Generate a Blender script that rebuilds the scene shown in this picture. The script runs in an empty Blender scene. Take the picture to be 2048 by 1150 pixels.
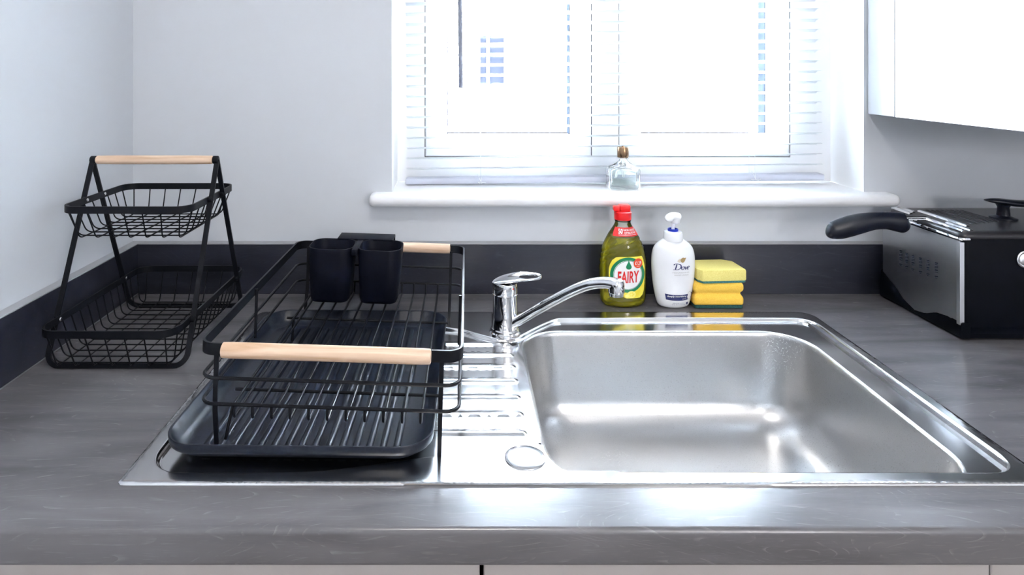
import bpy, bmesh, math, random
import numpy as np
from mathutils import Vector, Matrix
from mathutils.geometry import delaunay_2d_cdt, tessellate_polygon

random.seed(4); np.random.seed(4)
S = bpy.context.scene
COL = S.collection
T = 0.9            # height of the worktop above the floor; all shapes below are measured from the worktop
PI = math.pi

# ---------------------------------------------------------------- camera
cam_d = bpy.data.cameras.new('camera')
cam_d.sensor_width = 36.0
cam_d.lens = 1300 / 2048 * 36.0
cam_d.shift_x = 99 / 2048
cam_d.shift_y = -438 / 2048
cam_d.clip_start = 0.02
cam = bpy.data.objects.new('camera', cam_d)
COL.objects.link(cam)
cam.location = (0, 0, T + 0.43)
cam.rotation_euler = (PI / 2, 0, 0)
S.camera = cam

# ---------------------------------------------------------------- world, lamps, exposure
world = bpy.data.worlds.new('sky')
S.world = world
world.use_nodes = True
wn = world.node_tree.nodes
wn['Background'].inputs[0].default_value = (0.86, 0.93, 1.0, 1)
wn['Background'].inputs[1].default_value = 60.0

def area(name, loc, size, power, color, rot=(0, 0, 0), sy=None):
    l = bpy.data.lights.new(name, 'AREA')
    l.energy = power; l.size = size; l.color = color
    if sy: l.shape = 'RECTANGLE'; l.size_y = sy
    o = bpy.data.objects.new(name, l); COL.objects.link(o)
    o.location = loc; o.rotation_euler = rot
    return o
area('ceiling_lamp_light', (0.0, 0.15, T + 1.42), 0.30, 1.3, (1.0, 0.95, 0.9))
area('ceiling_lamp_light', (0.9, -1.3, T + 1.42), 0.5, 1.0, (1.0, 0.97, 0.94))

# sampling guide for the daylight at the window opening (gives off no light of its own)
pt = area('window_portal', (0.32, 1.60, T + 0.575), 0.96, 1.0, (1, 1, 1), (PI / 2, 0, PI), 0.86)
pt.data.cycles.is_portal = True

S.view_settings.view_transform = 'Standard'
S.view_settings.look = 'None'
S.view_settings.gamma = 1
S.view_settings.use_curve_mapping = False
S.view_settings.exposure = 2.4
S.cycles.max_bounces = 14
S.cycles.transparent_max_bounces = 24
S.cycles.transmission_bounces = 10
S.cycles.use_denoising = True

# ---------------------------------------------------------------- materials
def mat(name, color, rough=0.5, metal=0.0, spec=0.5, coat=0.0, coatr=0.05, trans=0.0, ior=1.5, emit=None, aniso=0.0):
    m = bpy.data.materials.new(name); m.use_nodes = True
    b = m.node_tree.nodes['Principled BSDF']
    b.inputs['Base Color'].default_value = (*color, 1)
    b.inputs['Roughness'].default_value = rough
    b.inputs['Metallic'].default_value = metal
    b.inputs['Specular IOR Level'].default_value = spec
    b.inputs['Coat Weight'].default_value = coat
    b.inputs['Coat Roughness'].default_value = coatr
    b.inputs['Transmission Weight'].default_value = trans
    b.inputs['IOR'].default_value = ior
    b.inputs['Anisotropic'].default_value = aniso
    if emit:
        b.inputs['Emission Color'].default_value = (*emit[0], 1)
        b.inputs['Emission Strength'].default_value = emit[1]
    m['b'] = 1
    return m

def P(m): return m.node_tree.nodes['Principled BSDF']

def noise_mix(m, c1, c2, scale=(1, 1, 1), nscale=5.0, detail=6.0, distort=0.0, lo=0.3, hi=0.7, bump=0.0, rough=None, bdist=0.001):
    """colour varied by object-space noise, with optional relief and gloss variation"""
    nt = m.node_tree; N = nt.nodes; L = nt.links
    tc = N.new('ShaderNodeTexCoord'); mp = N.new('ShaderNodeMapping')
    mp.inputs['Scale'].default_value = scale
    L.new(tc.outputs['Object'], mp.inputs['Vector'])
    nz = N.new('ShaderNodeTexNoise'); nz.inputs['Scale'].default_value = nscale
    nz.inputs['Detail'].default_value = detail; nz.inputs['Distortion'].default_value = distort
    L.new(mp.outputs[0], nz.inputs['Vector'])
    mr = N.new('ShaderNodeMapRange'); mr.inputs[1].default_value = lo; mr.inputs[2].default_value = hi
    L.new(nz.outputs['Fac'], mr.inputs[0])
    mx = N.new('ShaderNodeMix'); mx.data_type = 'RGBA'
    mx.inputs[6].default_value = (*c1, 1); mx.inputs[7].default_value = (*c2, 1)
    L.new(mr.outputs[0], mx.inputs[0]); L.new(mx.outputs[2], P(m).inputs['Base Color'])
    if rough:
        r = N.new('ShaderNodeMapRange'); r.inputs[3].default_value = rough[0]; r.inputs[4].default_value = rough[1]
        L.new(mr.outputs[0], r.inputs[0]); L.new(r.outputs[0], P(m).inputs['Roughness'])
    if bump:
        bp = N.new('ShaderNodeBump'); bp.inputs['Strength'].default_value = bump; bp.inputs['Distance'].default_value = bdist
        L.new(nz.outputs['Fac'], bp.inputs['Height']); L.new(bp.outputs[0], P(m).inputs['Normal'])
    return m

def laminate(name, dark, light, streak, rough):
    """grey wood-look laminate: long grain, flowing figure lines and fine pale pores"""
    m = mat(name, dark, rough)
    nt = m.node_tree; N = nt.nodes; L = nt.links
    tc = N.new('ShaderNodeTexCoord')
    def mapped(sc):
        mp = N.new('ShaderNodeMapping'); mp.inputs['Scale'].default_value = sc
        L.new(tc.outputs['Object'], mp.inputs['Vector']); return mp.outputs[0]
    def noise(vec, s, d, dist=0):
        n = N.new('ShaderNodeTexNoise'); n.inputs['Scale'].default_value = s
        n.inputs['Detail'].default_value = d; n.inputs['Distortion'].default_value = dist
        L.new(vec, n.inputs['Vector']); return n.outputs['Fac']
    def rng(v, a, b, c=0, d=1):
        r = N.new('ShaderNodeMapRange')
        for i, q in enumerate((a, b, c, d)): r.inputs[i + 1].default_value = q
        L.new(v, r.inputs[0]); return r.outputs[0]
    def mix(f, a, b):
        x = N.new('ShaderNodeMix'); x.data_type = 'RGBA'
        L.new(f, x.inputs[0])
        for i, q in ((6, a), (7, b)):
            if isinstance(q, tuple): x.inputs[i].default_value = (*q, 1)
            else: L.new(q, x.inputs[i])
        return x.outputs[2]
    base = rng(noise(mapped((1.2, 7, 7)), 3.0, 8, 0.6), 0.32, 0.68)
    col = mix(base, dark, light)
    # figure: contour lines of a stretched noise field
    f = noise(mapped((1.5, 6.0, 6.0)), 1.6, 2, 0.5)
    w = N.new('ShaderNodeMath'); w.operation = 'MULTIPLY'; w.inputs[1].default_value = 34.0; L.new(f, w.inputs[0])
    fr = N.new('ShaderNodeMath'); fr.operation = 'FRACT'; L.new(w.outputs[0], fr.inputs[0])
    line = rng(fr.outputs[0], 0.82, 1.0)
    brk = rng(noise(mapped((5, 30, 30)), 6, 3), 0.48, 0.68, 0, 0.40)
    mm = N.new('ShaderNodeMath'); mm.operation = 'MULTIPLY'; L.new(line, mm.inputs[0]); L.new(brk, mm.inputs[1])
    col = mix(mm.outputs[0], col, streak)
    fine = rng(noise(mapped((14, 260, 260)), 4, 4), 0.6, 0.8, 0, 0.26)
    col = mix(fine, col, streak)
    L.new(col, P(m).inputs['Base Color'])
    bp = N.new('ShaderNodeBump'); bp.inputs['Strength'].default_value = 0.12; bp.inputs['Distance'].default_value = 0.0004
    L.new(fine, bp.inputs['Height']); L.new(bp.outputs[0], P(m).inputs['Normal'])
    return m

M = {}
M['wall'] = noise_mix(mat('wall_paint', (0.60, 0.63, 0.67), 0.75), (0.59, 0.62, 0.66), (0.605, 0.635, 0.675), nscale=4)
M['reveal'] = mat('reveal_paint', (0.92, 0.93, 0.94), 0.6)
M['ceiling'] = mat('ceiling_paint', (0.8, 0.8, 0.8), 0.9)
M['floor'] = noise_mix(mat('floor_vinyl', (0.3, 0.27, 0.24), 0.4), (0.26, 0.23, 0.2), (0.36, 0.32, 0.28), scale=(1, 6, 1), nscale=3)
M['white_gloss'] = noise_mix(mat('white_gloss', (0.85, 0.86, 0.88), 0.28), (0.84, 0.85, 0.87), (0.87, 0.88, 0.9), nscale=9)
M['upvc'] = noise_mix(mat('white_plastic_frame', (0.91, 0.92, 0.94), 0.35), (0.90, 0.91, 0.93), (0.92, 0.93, 0.95), nscale=12)
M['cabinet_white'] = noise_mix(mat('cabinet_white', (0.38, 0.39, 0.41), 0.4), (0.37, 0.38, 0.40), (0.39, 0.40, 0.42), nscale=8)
M['greige'] = noise_mix(mat('cabinet_greige', (0.44, 0.41, 0.395), 0.45), (0.43, 0.40, 0.385), (0.45, 0.42, 0.405), nscale=8)
M['dark_gap'] = noise_mix(mat('seal_grey', (0.004, 0.006, 0.01), 0.9, spec=0.0), (0.006, 0.009, 0.014), (0.008, 0.011, 0.017), nscale=20)
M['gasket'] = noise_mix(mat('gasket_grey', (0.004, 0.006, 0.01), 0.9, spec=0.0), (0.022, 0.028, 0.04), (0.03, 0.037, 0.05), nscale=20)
M['worktop'] = laminate('worktop_laminate', (0.094, 0.091, 0.098), (0.152, 0.146, 0.156), (0.28, 0.275, 0.285), 0.25)
M['worktop'].node_tree.nodes['Principled BSDF'].inputs['Specular IOR Level'].default_value = 0.75
M['upstand'] = laminate('upstand_laminate', (0.011, 0.013, 0.022), (0.025, 0.027, 0.041), (0.07, 0.072, 0.09), 0.33)
M['seal_bead'] = mat('sealant', (0.12, 0.12, 0.13), 0.5)
M['upstand_edge'] = mat('upstand_edge', (0.35, 0.36, 0.38), 0.4)
M['steel_deck'] = noise_mix(mat('steel_polished', (0.76, 0.76, 0.76), 0.14, 1.0), (0.72, 0.72, 0.73), (0.79, 0.79, 0.79), nscale=14, rough=(0.15, 0.19))
M['steel_bowl'] = noise_mix(mat('steel_satin', (0.60, 0.60, 0.60), 0.3, 1.0), (0.55, 0.55, 0.555), (0.60, 0.60, 0.60), nscale=900, detail=2, bump=0.06, rough=(0.27, 0.34), bdist=0.0002)
M['chrome'] = noise_mix(mat('chrome', (0.86, 0.87, 0.89), 0.04, 1.0), (0.85, 0.86, 0.88), (0.88, 0.89, 0.91), nscale=10)
M['brushed'] = noise_mix(mat('brushed_steel', (0.86, 0.87, 0.90), 0.3, 1.0), (0.85, 0.86, 0.89), (0.87, 0.88, 0.91), scale=(1, 1, 300), nscale=12, rough=(0.30, 0.34))
M['black_metal'] = noise_mix(mat('black_coated_wire', (0.003, 0.004, 0.007), 0.42, spec=0.2), (0.003, 0.004, 0.007), (0.005, 0.006, 0.009), nscale=40)
M['black_plastic'] = noise_mix(mat('black_plastic', (0.010, 0.014, 0.026), 0.34, spec=0.38), (0.006, 0.009, 0.019), (0.012, 0.017, 0.029), nscale=300, detail=2, bump=0.05, bdist=0.0002)
M['cup_plastic'] = noise_mix(mat('matte_black_plastic', (0.002, 0.003, 0.008), 0.5, spec=0.12), (0.002, 0.003, 0.008), (0.003, 0.004, 0.010), nscale=200, detail=2)
M['fryer_black'] = noise_mix(mat('fryer_black', (0.002, 0.003, 0.006), 0.45, spec=0.07), (0.002, 0.003, 0.005), (0.003, 0.004, 0.008), nscale=30)
M['fryer_lid'] = noise_mix(mat('fryer_lid_enamel', (0.02, 0.02, 0.024), 0.3, spec=0.4), (0.016, 0.016, 0.02), (0.022, 0.021, 0.024), nscale=30)
M['blue_black'] = noise_mix(mat('handle_plastic', (0.004, 0.006, 0.014), 0.32, spec=0.4), (0.004, 0.006, 0.013), (0.005, 0.007, 0.015), nscale=30)
M['wood'] = noise_mix(mat('pale_beech', (0.75, 0.52, 0.34), 0.45), (0.76, 0.57, 0.42), (0.55, 0.35, 0.21), scale=(3, 40, 40), nscale=3, detail=5, distort=0.8, lo=0.4, hi=0.75)
M['red'] = mat('red_plastic', (0.75, 0.01, 0.012), 0.3)
M['white_plastic'] = noise_mix(mat('white_bottle', (0.82, 0.84, 0.87), 0.22, coat=0.3), (0.81, 0.83, 0.86), (0.84, 0.86, 0.89), nscale=20)
M['navy'] = mat('navy_ink', (0.012, 0.02, 0.13), 0.35)
M['dark_ink'] = mat('dark_print', (0.02, 0.03, 0.06), 0.4)
M['blue_plastic'] = mat('blue_plastic', (0.01, 0.03, 0.35), 0.3)
M['gold_ink'] = mat('gold_ink', (0.42, 0.30, 0.14), 0.35, 0.4)
M['gold_ink_pale'] = mat('gold_ink_pale', (0.66, 0.60, 0.50), 0.35, 0.1)
M['grey_ink'] = mat('grey_ink', (0.42, 0.42, 0.42), 0.4)
M['label_white'] = mat('label_white', (0.84, 0.86, 0.86), 0.3)
M['label_green'] = mat('label_green', (0.005, 0.22, 0.09), 0.3)
M['label_dgreen'] = mat('label_dark_green', (0.004, 0.09, 0.05), 0.3)
M['label_yellow'] = noise_mix(mat('label_yellow', (0.86, 0.72, 0.03), 0.3), (0.80, 0.62, 0.02), (0.88, 0.78, 0.10), nscale=60)
M['label_lemon'] = mat('label_lemon', (0.9, 0.82, 0.25), 0.3)
M['label_red'] = mat('label_red', (0.66, 0.02, 0.02), 0.3)
M['label_orange'] = mat('label_orange', (0.78, 0.07, 0.02), 0.3)
M['sponge_lime'] = noise_mix(mat('sponge_lime', (0.80, 0.70, 0.22), 0.95), (0.74, 0.63, 0.17), (0.86, 0.77, 0.28), nscale=700, detail=3, bump=0.5)
M['sponge_yellow'] = noise_mix(mat('sponge_yellow', (0.88, 0.55, 0.07), 0.95), (0.82, 0.48, 0.05), (0.92, 0.61, 0.10), nscale=700, detail=3, bump=0.5)
M['scourer_teal'] = noise_mix(mat('scourer_teal', (0.05, 0.2, 0.19), 0.95), (0.03, 0.14, 0.13), (0.09, 0.28, 0.26), nscale=500, bump=0.8)
M['scourer_dark'] = noise_mix(mat('scourer_dark', (0.01, 0.07, 0.06), 0.95), (0.005, 0.04, 0.035), (0.02, 0.1, 0.09), nscale=500, bump=0.8)
M['copper_cap'] = noise_mix(mat('bronze_cap', (0.30, 0.19, 0.11), 0.22, 1.0), (0.27, 0.17, 0.10), (0.34, 0.22, 0.13), nscale=15)
M['white_tube'] = mat('white_reed', (0.85, 0.88, 0.88), 0.4)
M['glass'] = mat('clear_glass', (0.93, 0.985, 0.975), 0.0, trans=1.0, ior=1.45)
M['render_wall'] = noise_mix(mat('pale_render', (0.75, 0.74, 0.72), 0.9), (0.72, 0.71, 0.69), (0.78, 0.77, 0.75), nscale=3)
M['paving'] = noise_mix(mat('pale_paving', (0.55, 0.53, 0.5), 0.9), (0.5, 0.48, 0.46), (0.6, 0.58, 0.55), nscale=2)
M['roof_tile'] = mat('roof_tile', (0.3, 0.25, 0.24), 0.8)
M['outer_window'] = noise_mix(mat('far_window_glass', (0.002, 0.003, 0.005), 0.9, spec=0.0), (0.0024, 0.0028, 0.004), (0.0032, 0.0036, 0.005), nscale=2)
M['leaf'] = noise_mix(mat('leaf', (0.2, 0.24, 0.16), 0.6), (0.14, 0.18, 0.12), (0.3, 0.32, 0.22), nscale=6)
M['bark'] = mat('bark', (0.2, 0.16, 0.13), 0.8)
M['lamp'] = mat('lamp_diffuser', (0.9, 0.9, 0.9), 0.4, emit=((1, 0.96, 0.9), 2.0))

# window pane: clear sheet, mostly transparent with a weak mirror reflection
def thin_glass(name, tint, gl):
    m = bpy.data.materials.new(name); m.use_nodes = True
    nt = m.node_tree; nt.nodes.clear(); N = nt.nodes
    o = N.new('ShaderNodeOutputMaterial'); tr = N.new('ShaderNodeBsdfTransparent'); g = N.new('ShaderNodeBsdfGlossy')
    tr.inputs[0].default_value = (*tint, 1); g.inputs['Roughness'].default_value = 0.02
    fz = N.new('ShaderNodeFresnel'); fz.inputs[0].default_value = 1.0 + gl
    mx = N.new('ShaderNodeMixShader')
    nt.links.new(fz.outputs[0], mx.inputs[0]); nt.links.new(tr.outputs[0], mx.inputs[1]); nt.links.new(g.outputs[0], mx.inputs[2])
    nt.links.new(mx.outputs[0], o.inputs[0]); return m
M['pane'] = thin_glass('window_pane_glass', (0.96, 0.98, 1.0), 0.45)
M['clear_shell'] = thin_glass('clear_plastic', (0.93, 0.94, 0.90), 0.40)

# the washing-up liquid: tinted, clear
M['liquid'] = mat('yellow_liquid', (0.92, 0.86, 0.06), 0.02, trans=0.84, ior=1.36)
# blind slats: white plastic that lets some light through
def slat_mat():
    m = bpy.data.materials.new('blind_slat_white'); m.use_nodes = True
    nt = m.node_tree; N = nt.nodes; N.clear()
    o = N.new('ShaderNodeOutputMaterial'); d = N.new('ShaderNodeBsdfDiffuse'); t = N.new('ShaderNodeBsdfTranslucent')
    d.inputs[0].default_value = (0.86, 0.88, 0.9, 1); t.inputs[0].default_value = (0.85, 0.88, 0.9, 1)
    mx = N.new('ShaderNodeMixShader'); mx.inputs[0].default_value = 0.5
    nt.links.new(d.outputs[0], mx.inputs[1]); nt.links.new(t.outputs[0], mx.inputs[2]); nt.links.new(mx.outputs[0], o.inputs[0])
    return m
M['slat'] = slat_mat()

# ---------------------------------------------------------------- helpers
def thing(name, label, cat, loc=(0, 0, 0), rot=(0, 0, 0), group=None, kind=None):
    o = bpy.data.objects.new(name, None); COL.objects.link(o)
    o.location = (loc[0], loc[1], loc[2] + T); o.rotation_euler = rot
    o.empty_display_size = 0.02
    if label: o['label'] = label
    if cat: o['category'] = cat
    if group: o['group'] = group
    if kind: o['kind'] = kind
    return o

def obj(name, bm, m, parent=None, smooth=True, label=None, cat=None, kind=None, loc=None, angle=35, group=None):
    """link a bmesh (or mesh) as one object. Top-level meshes are lifted to worktop height."""
    if isinstance(bm, bpy.types.Mesh): me = bm
    else:
        bmesh.ops.recalc_face_normals(bm, faces=bm.faces[:])
        me = bpy.data.meshes.new(name); bm.to_mesh(me); bm.free()
        if smooth:
            for p in me.polygons: p.use_smooth = True
            me.set_sharp_from_angle(angle=math.radians(angle))
    if m is not None and not me.materials: me.materials.append(m)
    o = bpy.data.objects.new(name, me); COL.objects.link(o)
    if parent is not None: o.parent = parent; o.location = loc or (0, 0, 0)
    else:
        l = loc or (0, 0, 0); o.location = (l[0], l[1], l[2] + T)
    if label: o['label'] = label
    if cat: o['category'] = cat
    if kind: o['kind'] = kind
    if group: o['group'] = group
    return o

def B(): return bmesh.new()

def box(bm, x0, x1, y0, y1, z0, z1, bev=0.0, seg=2):
    vs = [bm.verts.new(p) for p in ((x0,y0,z0),(x1,y0,z0),(x1,y1,z0),(x0,y1,z0),(x0,y0,z1),(x1,y0,z1),(x1,y1,z1),(x0,y1,z1))]
    fs = [bm.faces.new([vs[i] for i in f]) for f in ((3,2,1,0),(4,5,6,7),(0,1,5,4),(1,2,6,5),(2,3,7,6),(3,0,4,7))]
    if bev:
        es = list({e for f in fs for e in f.edges})
        bmesh.ops.bevel(bm, geom=es, offset=bev, segments=seg, profile=0.5, affect='EDGES')
    return bm

def fillet(pts, r, n=5, closed=False):
    """round the corners of a 3D polyline"""
    pts = [Vector(p) for p in pts]; out = []; N = len(pts)
    for i, p in enumerate(pts):
        if not closed and i in (0, N - 1): out.append(p); continue
        a, b = pts[i - 1], pts[(i + 1) % N]
        u, v = (a - p), (b - p); lu, lv = u.length, v.length; u.normalize(); v.normalize()
        ang = u.angle(v)
        if ang > PI - 0.02: out.append(p); continue
        rr = r[i] if isinstance(r, (list, tuple)) else r
        d = min(rr / math.tan(ang / 2), lu * 0.49, lv * 0.49); q = d * math.tan(ang / 2)
        c = p + (u + v).normalized() * (q / math.sin(ang / 2))
        s, e = p + u * d - c, p + v * d - c
        tot = s.angle(e); ax = s.cross(e)
        if ax.length < 1e-12: out.append(p); continue
        ax.normalize()
        for k in range(n + 1): out.append(c + Matrix.Rotation(tot * k / n, 3, ax) @ s)
    return out

def sweep(bm, pts, prof, closed=False, up=None, caps=True, scales=None):
    """sweep a 2D profile [(side, up)] along pts. up fixes the frame; otherwise parallel transport."""
    pts = [Vector(p) for p in pts]; N = len(pts); rings = []
    tang = []
    for i in range(N):
        if closed: t = (pts[(i + 1) % N] - pts[i]).normalized() + (pts[i] - pts[i - 1]).normalized()
        elif i == 0: t = pts[1] - pts[0]
        elif i == N - 1: t = pts[-1] - pts[-2]
        else: t = (pts[i + 1] - pts[i]).normalized() + (pts[i] - pts[i - 1]).normalized()
        tang.append(t.normalized())
    if up is not None: nrm = Vector(up)
    else:
        nrm = Vector((0, 0, 1)) if abs(tang[0].z) < 0.9 else Vector((0, 1, 0))
        nrm = (nrm - tang[0] * nrm.dot(tang[0])).normalized()
    for i in range(N):
        t = tang[i]
        if up is None: nrm = (nrm - t * nrm.dot(t)).normalized(); u = nrm
        else: u = (Vector(up) - t * Vector(up).dot(t)).normalized()
        s = t.cross(u).normalized()
        k = scales[i] if scales else (1, 1)
        rings.append([bm.verts.new(pts[i] + s * a * k[0] + u * b * k[1]) for a, b in prof])
    K = len(prof)
    for i in range(N if closed else N - 1):
        A, C = rings[i], rings[(i + 1) % N]
        for j in range(K): bm.faces.new((A[j], A[(j + 1) % K], C[(j + 1) % K], C[j]))
    if caps and not closed:
        bm.faces.new(rings[0][::-1]); bm.faces.new(rings[-1])
    return bm

def circ(r, n=8): return [(r * math.cos(2 * PI * k / n), r * math.sin(2 * PI * k / n)) for k in range(n)]
def tube(bm, pts, r, n=8, closed=False, scales=None): return sweep(bm, pts, circ(r, n), closed, scales=scales)

def lathe(bm, prof, n=32, c=(0, 0), sx=1.0, sy=1.0, cap0=True, cap1=True):
    """prof [(r, z)] about the z axis"""
    rings = []
    for r, z in prof:
        rings.append([bm.verts.new((c[0] + r * sx * math.cos(2 * PI * k / n), c[1] + r * sy * math.sin(2 * PI * k / n), z)) for k in range(n)])
    for A, C in zip(rings, rings[1:]):
        for j in range(n): bm.faces.new((A[j], A[(j + 1) % n], C[(j + 1) % n], C[j]))
    if cap0: bm.faces.new(rings[0][::-1])
    if cap1: bm.faces.new(rings[-1])
    return bm

def rrect(x0, x1, y0, y1, r, n=8):
    """rounded rectangle outline, anticlockwise, 4*(n+1) points; r may be four radii (fl, fr, br, bl)"""
    rs = r if isinstance(r, (list, tuple)) else (r,) * 4
    out = []
    for (cx, cy, a0, q) in ((x0 + rs[0], y0 + rs[0], PI, rs[0]), (x1 - rs[1], y0 + rs[1], 1.5 * PI, rs[1]), (x1 - rs[2], y1 - rs[2], 0, rs[2]), (x0 + rs[3], y1 - rs[3], 0.5 * PI, rs[3])):
        for k in range(n + 1):
            a = a0 + 0.5 * PI * k / n
            out.append((cx + q * math.cos(a), cy + q * math.sin(a)))
    return out

def loft(bm, rings, cap0=True, cap1=True):
    """rings of 3D points, same count"""
    R = [[bm.verts.new(p) for p in r] for r in rings]
    n = len(R[0])
    for A, C in zip(R, R[1:]):
        for j in range(n): bm.faces.new((A[j], A[(j + 1) % n], C[(j + 1) % n], C[j]))
    if cap0: bm.faces.new(R[0][::-1])
    if cap1: bm.faces.new(R[-1])
    return bm

def xf(bm, mtx, n0=0):
    bm.verts.ensure_lookup_table()
    for v in bm.verts[n0:]: v.co = mtx @ v.co
    return bm

# ================================================================ ROOM
WY = 1.257                      # back wall plane
WX = -0.637                     # left wall plane
OX0, OX1, OZ0, OZ1 = -0.1365, 0.776, 0.168, 0.98     # window opening
RX, FY = 2.3, -2.1
CZ = 1.5

bm = B()
for a in ((WX, OX0, -T, CZ), (OX1, RX, -T, CZ), (OX0, OX1, -T, OZ0), (OX0, OX1, OZ1, CZ)):
    box(bm, a[0], a[1], WY, WY + 0.28, a[2], a[3])
bmesh.ops.remove_doubles(bm, verts=bm.verts[:], dist=1e-5)
wall_back = obj('wall_back', bm, M['wall'], smooth=False, kind='structure')
wall_back.data.materials.append(M['reveal'])
for p in wall_back.data.polygons:      # the reveal of the window opening is painted white
    c = p.center
    if abs(p.normal.y) < 0.5 and OX0 - 0.001 <= c.x <= OX1 + 0.001 and OZ0 - 0.001 <= c.z <= OZ1 + 0.001: p.material_index = 1
obj('wall_left', box(B(), WX - 0.12, WX, FY - 0.1, WY + 0.28, -T, CZ), M['wall'], smooth=False, kind='structure')
obj('wall_right', box(B(), RX, RX + 0.12, FY - 0.1, WY + 0.28, -T, CZ), M['wall'], smooth=False, kind='structure')
obj('wall_front', box(B(), WX, RX, FY - 0.12, FY, -T, CZ), M['wall'], smooth=False, kind='structure')
obj('floor', box(B(), WX - 0.12, RX + 0.12, FY - 0.12, WY + 0.28, -T - 0.1, -T), M['floor'], smooth=False, kind='structure')
obj('ceiling', box(B(), WX - 0.12, RX + 0.12, FY - 0.12, WY + 0.28, CZ, CZ + 0.1), M['ceiling'], smooth=False, kind='structure')

# ceiling lamps (behind and above the camera)
for (lx, ly, r) in ((0.0, 0.15, 0.17), (0.9, -1.3, 0.27)):
    t = thing('ceiling_lamp', 'round flush ceiling lamp ' + ('nearest the sink window' if lx == 0 else 'at the far end of the kitchen behind the viewpoint'), 'ceiling lamp', (lx, ly, CZ))
    obj('lamp_base', lathe(B(), [(r, 0), (r, -0.02), (r * 0.98, -0.03)]), M['white_gloss'], t)
    obj('lamp_diffuser', lathe(B(), [(r * 0.93, -0.031), (r * 0.9, -0.05), (r * 0.6, -0.065), (0.01, -0.07)]), M['lamp'], t)

# unseen glowing globe, added to brighten the wall under the cabinet
t = thing('pendant_lamp', 'white globe pendant lamp hanging low behind the viewpoint', 'pendant lamp', (1.15, -1.35, 0.66))
M['globe'] = mat('lit_globe', (0.9, 0.9, 0.9), 0.5, emit=((1.0, 0.95, 0.95), 9.0))
obj('globe', lathe(B(), [(0.15 * math.sin(PI * k / 16) + 0.001, -0.15 * math.cos(PI * k / 16)) for k in range(17)], 32), M['globe'], t)
obj('cable', tube(B(), [(0, 0, 0.15), (0, 0, CZ - 0.661)], 0.003, 8), M['black_plastic'], t)

# ---------------------------------------------------------------- window
win = thing('window_1', None, None, (0, 0, 0), kind='structure')
GY = 1.37
def ring_frame(bm, x0, x1, z0, z1, ix0, ix1, iz0, iz1, y0, y1, bev=0.003):
    """rectangular frame in the XZ plane with a chamfered front inner edge"""
    def loop(a0, a1, b0, b1, y): return [bm.verts.new(p) for p in ((a0, y, b0), (a1, y, b0), (a1, y, b1), (a0, y, b1))]
    L = [loop(x0, x1, z0, z1, y1), loop(x0, x1, z0, z1, y0 + bev), loop(x0 + bev, x1 - bev, z0 + bev, z1 - bev, y0), loop(ix0 - bev * 2, ix1 + bev * 2, iz0 - bev * 2, iz1 + bev * 2, y0), loop(ix0, ix1, iz0, iz1, y0 + bev * 2), loop(ix0, ix1, iz0, iz1, y1)]
    for A, C in zip(L, L[1:] + L[:1]):
        for j in range(4): bm.faces.new((A[j], A[(j + 1) % 4], C[(j + 1) % 4], C[j]))
ZW0 = 0.1925
bm = B()
for (a, b, c, d) in ((OX0, -0.080, ZW0, OZ1), (0.2725, 0.3290, ZW0, OZ1), (0.6910, OX1, ZW0, OZ1), (-0.080, 0.2725, ZW0, 0.243), (0.329, 0.691, ZW0, 0.243), (-0.080, 0.2725, 0.935, OZ1), (0.329, 0.691, 0.935, OZ1)):
    box(bm, a, b, GY, GY + 0.07, c, d)
obj('window_frame', bm, M['upvc'], win, smooth=False)
for (x0, x1, g0, g1) in ((-0.0785, 0.2710, -0.032, 0.2265), (0.3305, 0.6895, 0.377, 0.640)):
    bm = B(); ring_frame(bm, x0, x1, 0.2445, 0.9335, g0, g1, 0.2904, 0.89, GY - 0.002, GY + 0.06)
    sash = obj('sash', bm, M['upvc'], win, smooth=False)
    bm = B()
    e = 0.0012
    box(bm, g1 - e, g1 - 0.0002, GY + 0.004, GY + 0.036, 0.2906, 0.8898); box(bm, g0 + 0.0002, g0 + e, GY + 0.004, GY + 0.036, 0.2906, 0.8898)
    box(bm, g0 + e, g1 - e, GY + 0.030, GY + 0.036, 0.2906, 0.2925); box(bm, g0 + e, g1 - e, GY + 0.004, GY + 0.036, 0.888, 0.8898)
    obj('gasket', bm, M['gasket'], sash, smooth=False)  # dark lining over the sash returns, standing for the shade on them
    obj('pane', box(B(), g0 + e, g1 - e, GY + 0.036, GY + 0.040, 0.2906, 0.8898), M['pane'], sash, smooth=False)
    bm = B()      # dark shadow gap all round the sash: near-black strips set in as its shade
    box(bm, x0 - 0.0014, x0 + 0.0002, GY + 0.003, GY + 0.02, 0.2432, 0.935); box(bm, x1 - 0.0002, x1 + 0.0014, GY + 0.003, GY + 0.02, 0.2432, 0.935)
    box(bm, x0, x1, GY + 0.003, GY + 0.02, 0.2432, 0.2447)
    obj('seal', bm, M['dark_gap'], sash, smooth=False)

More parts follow.
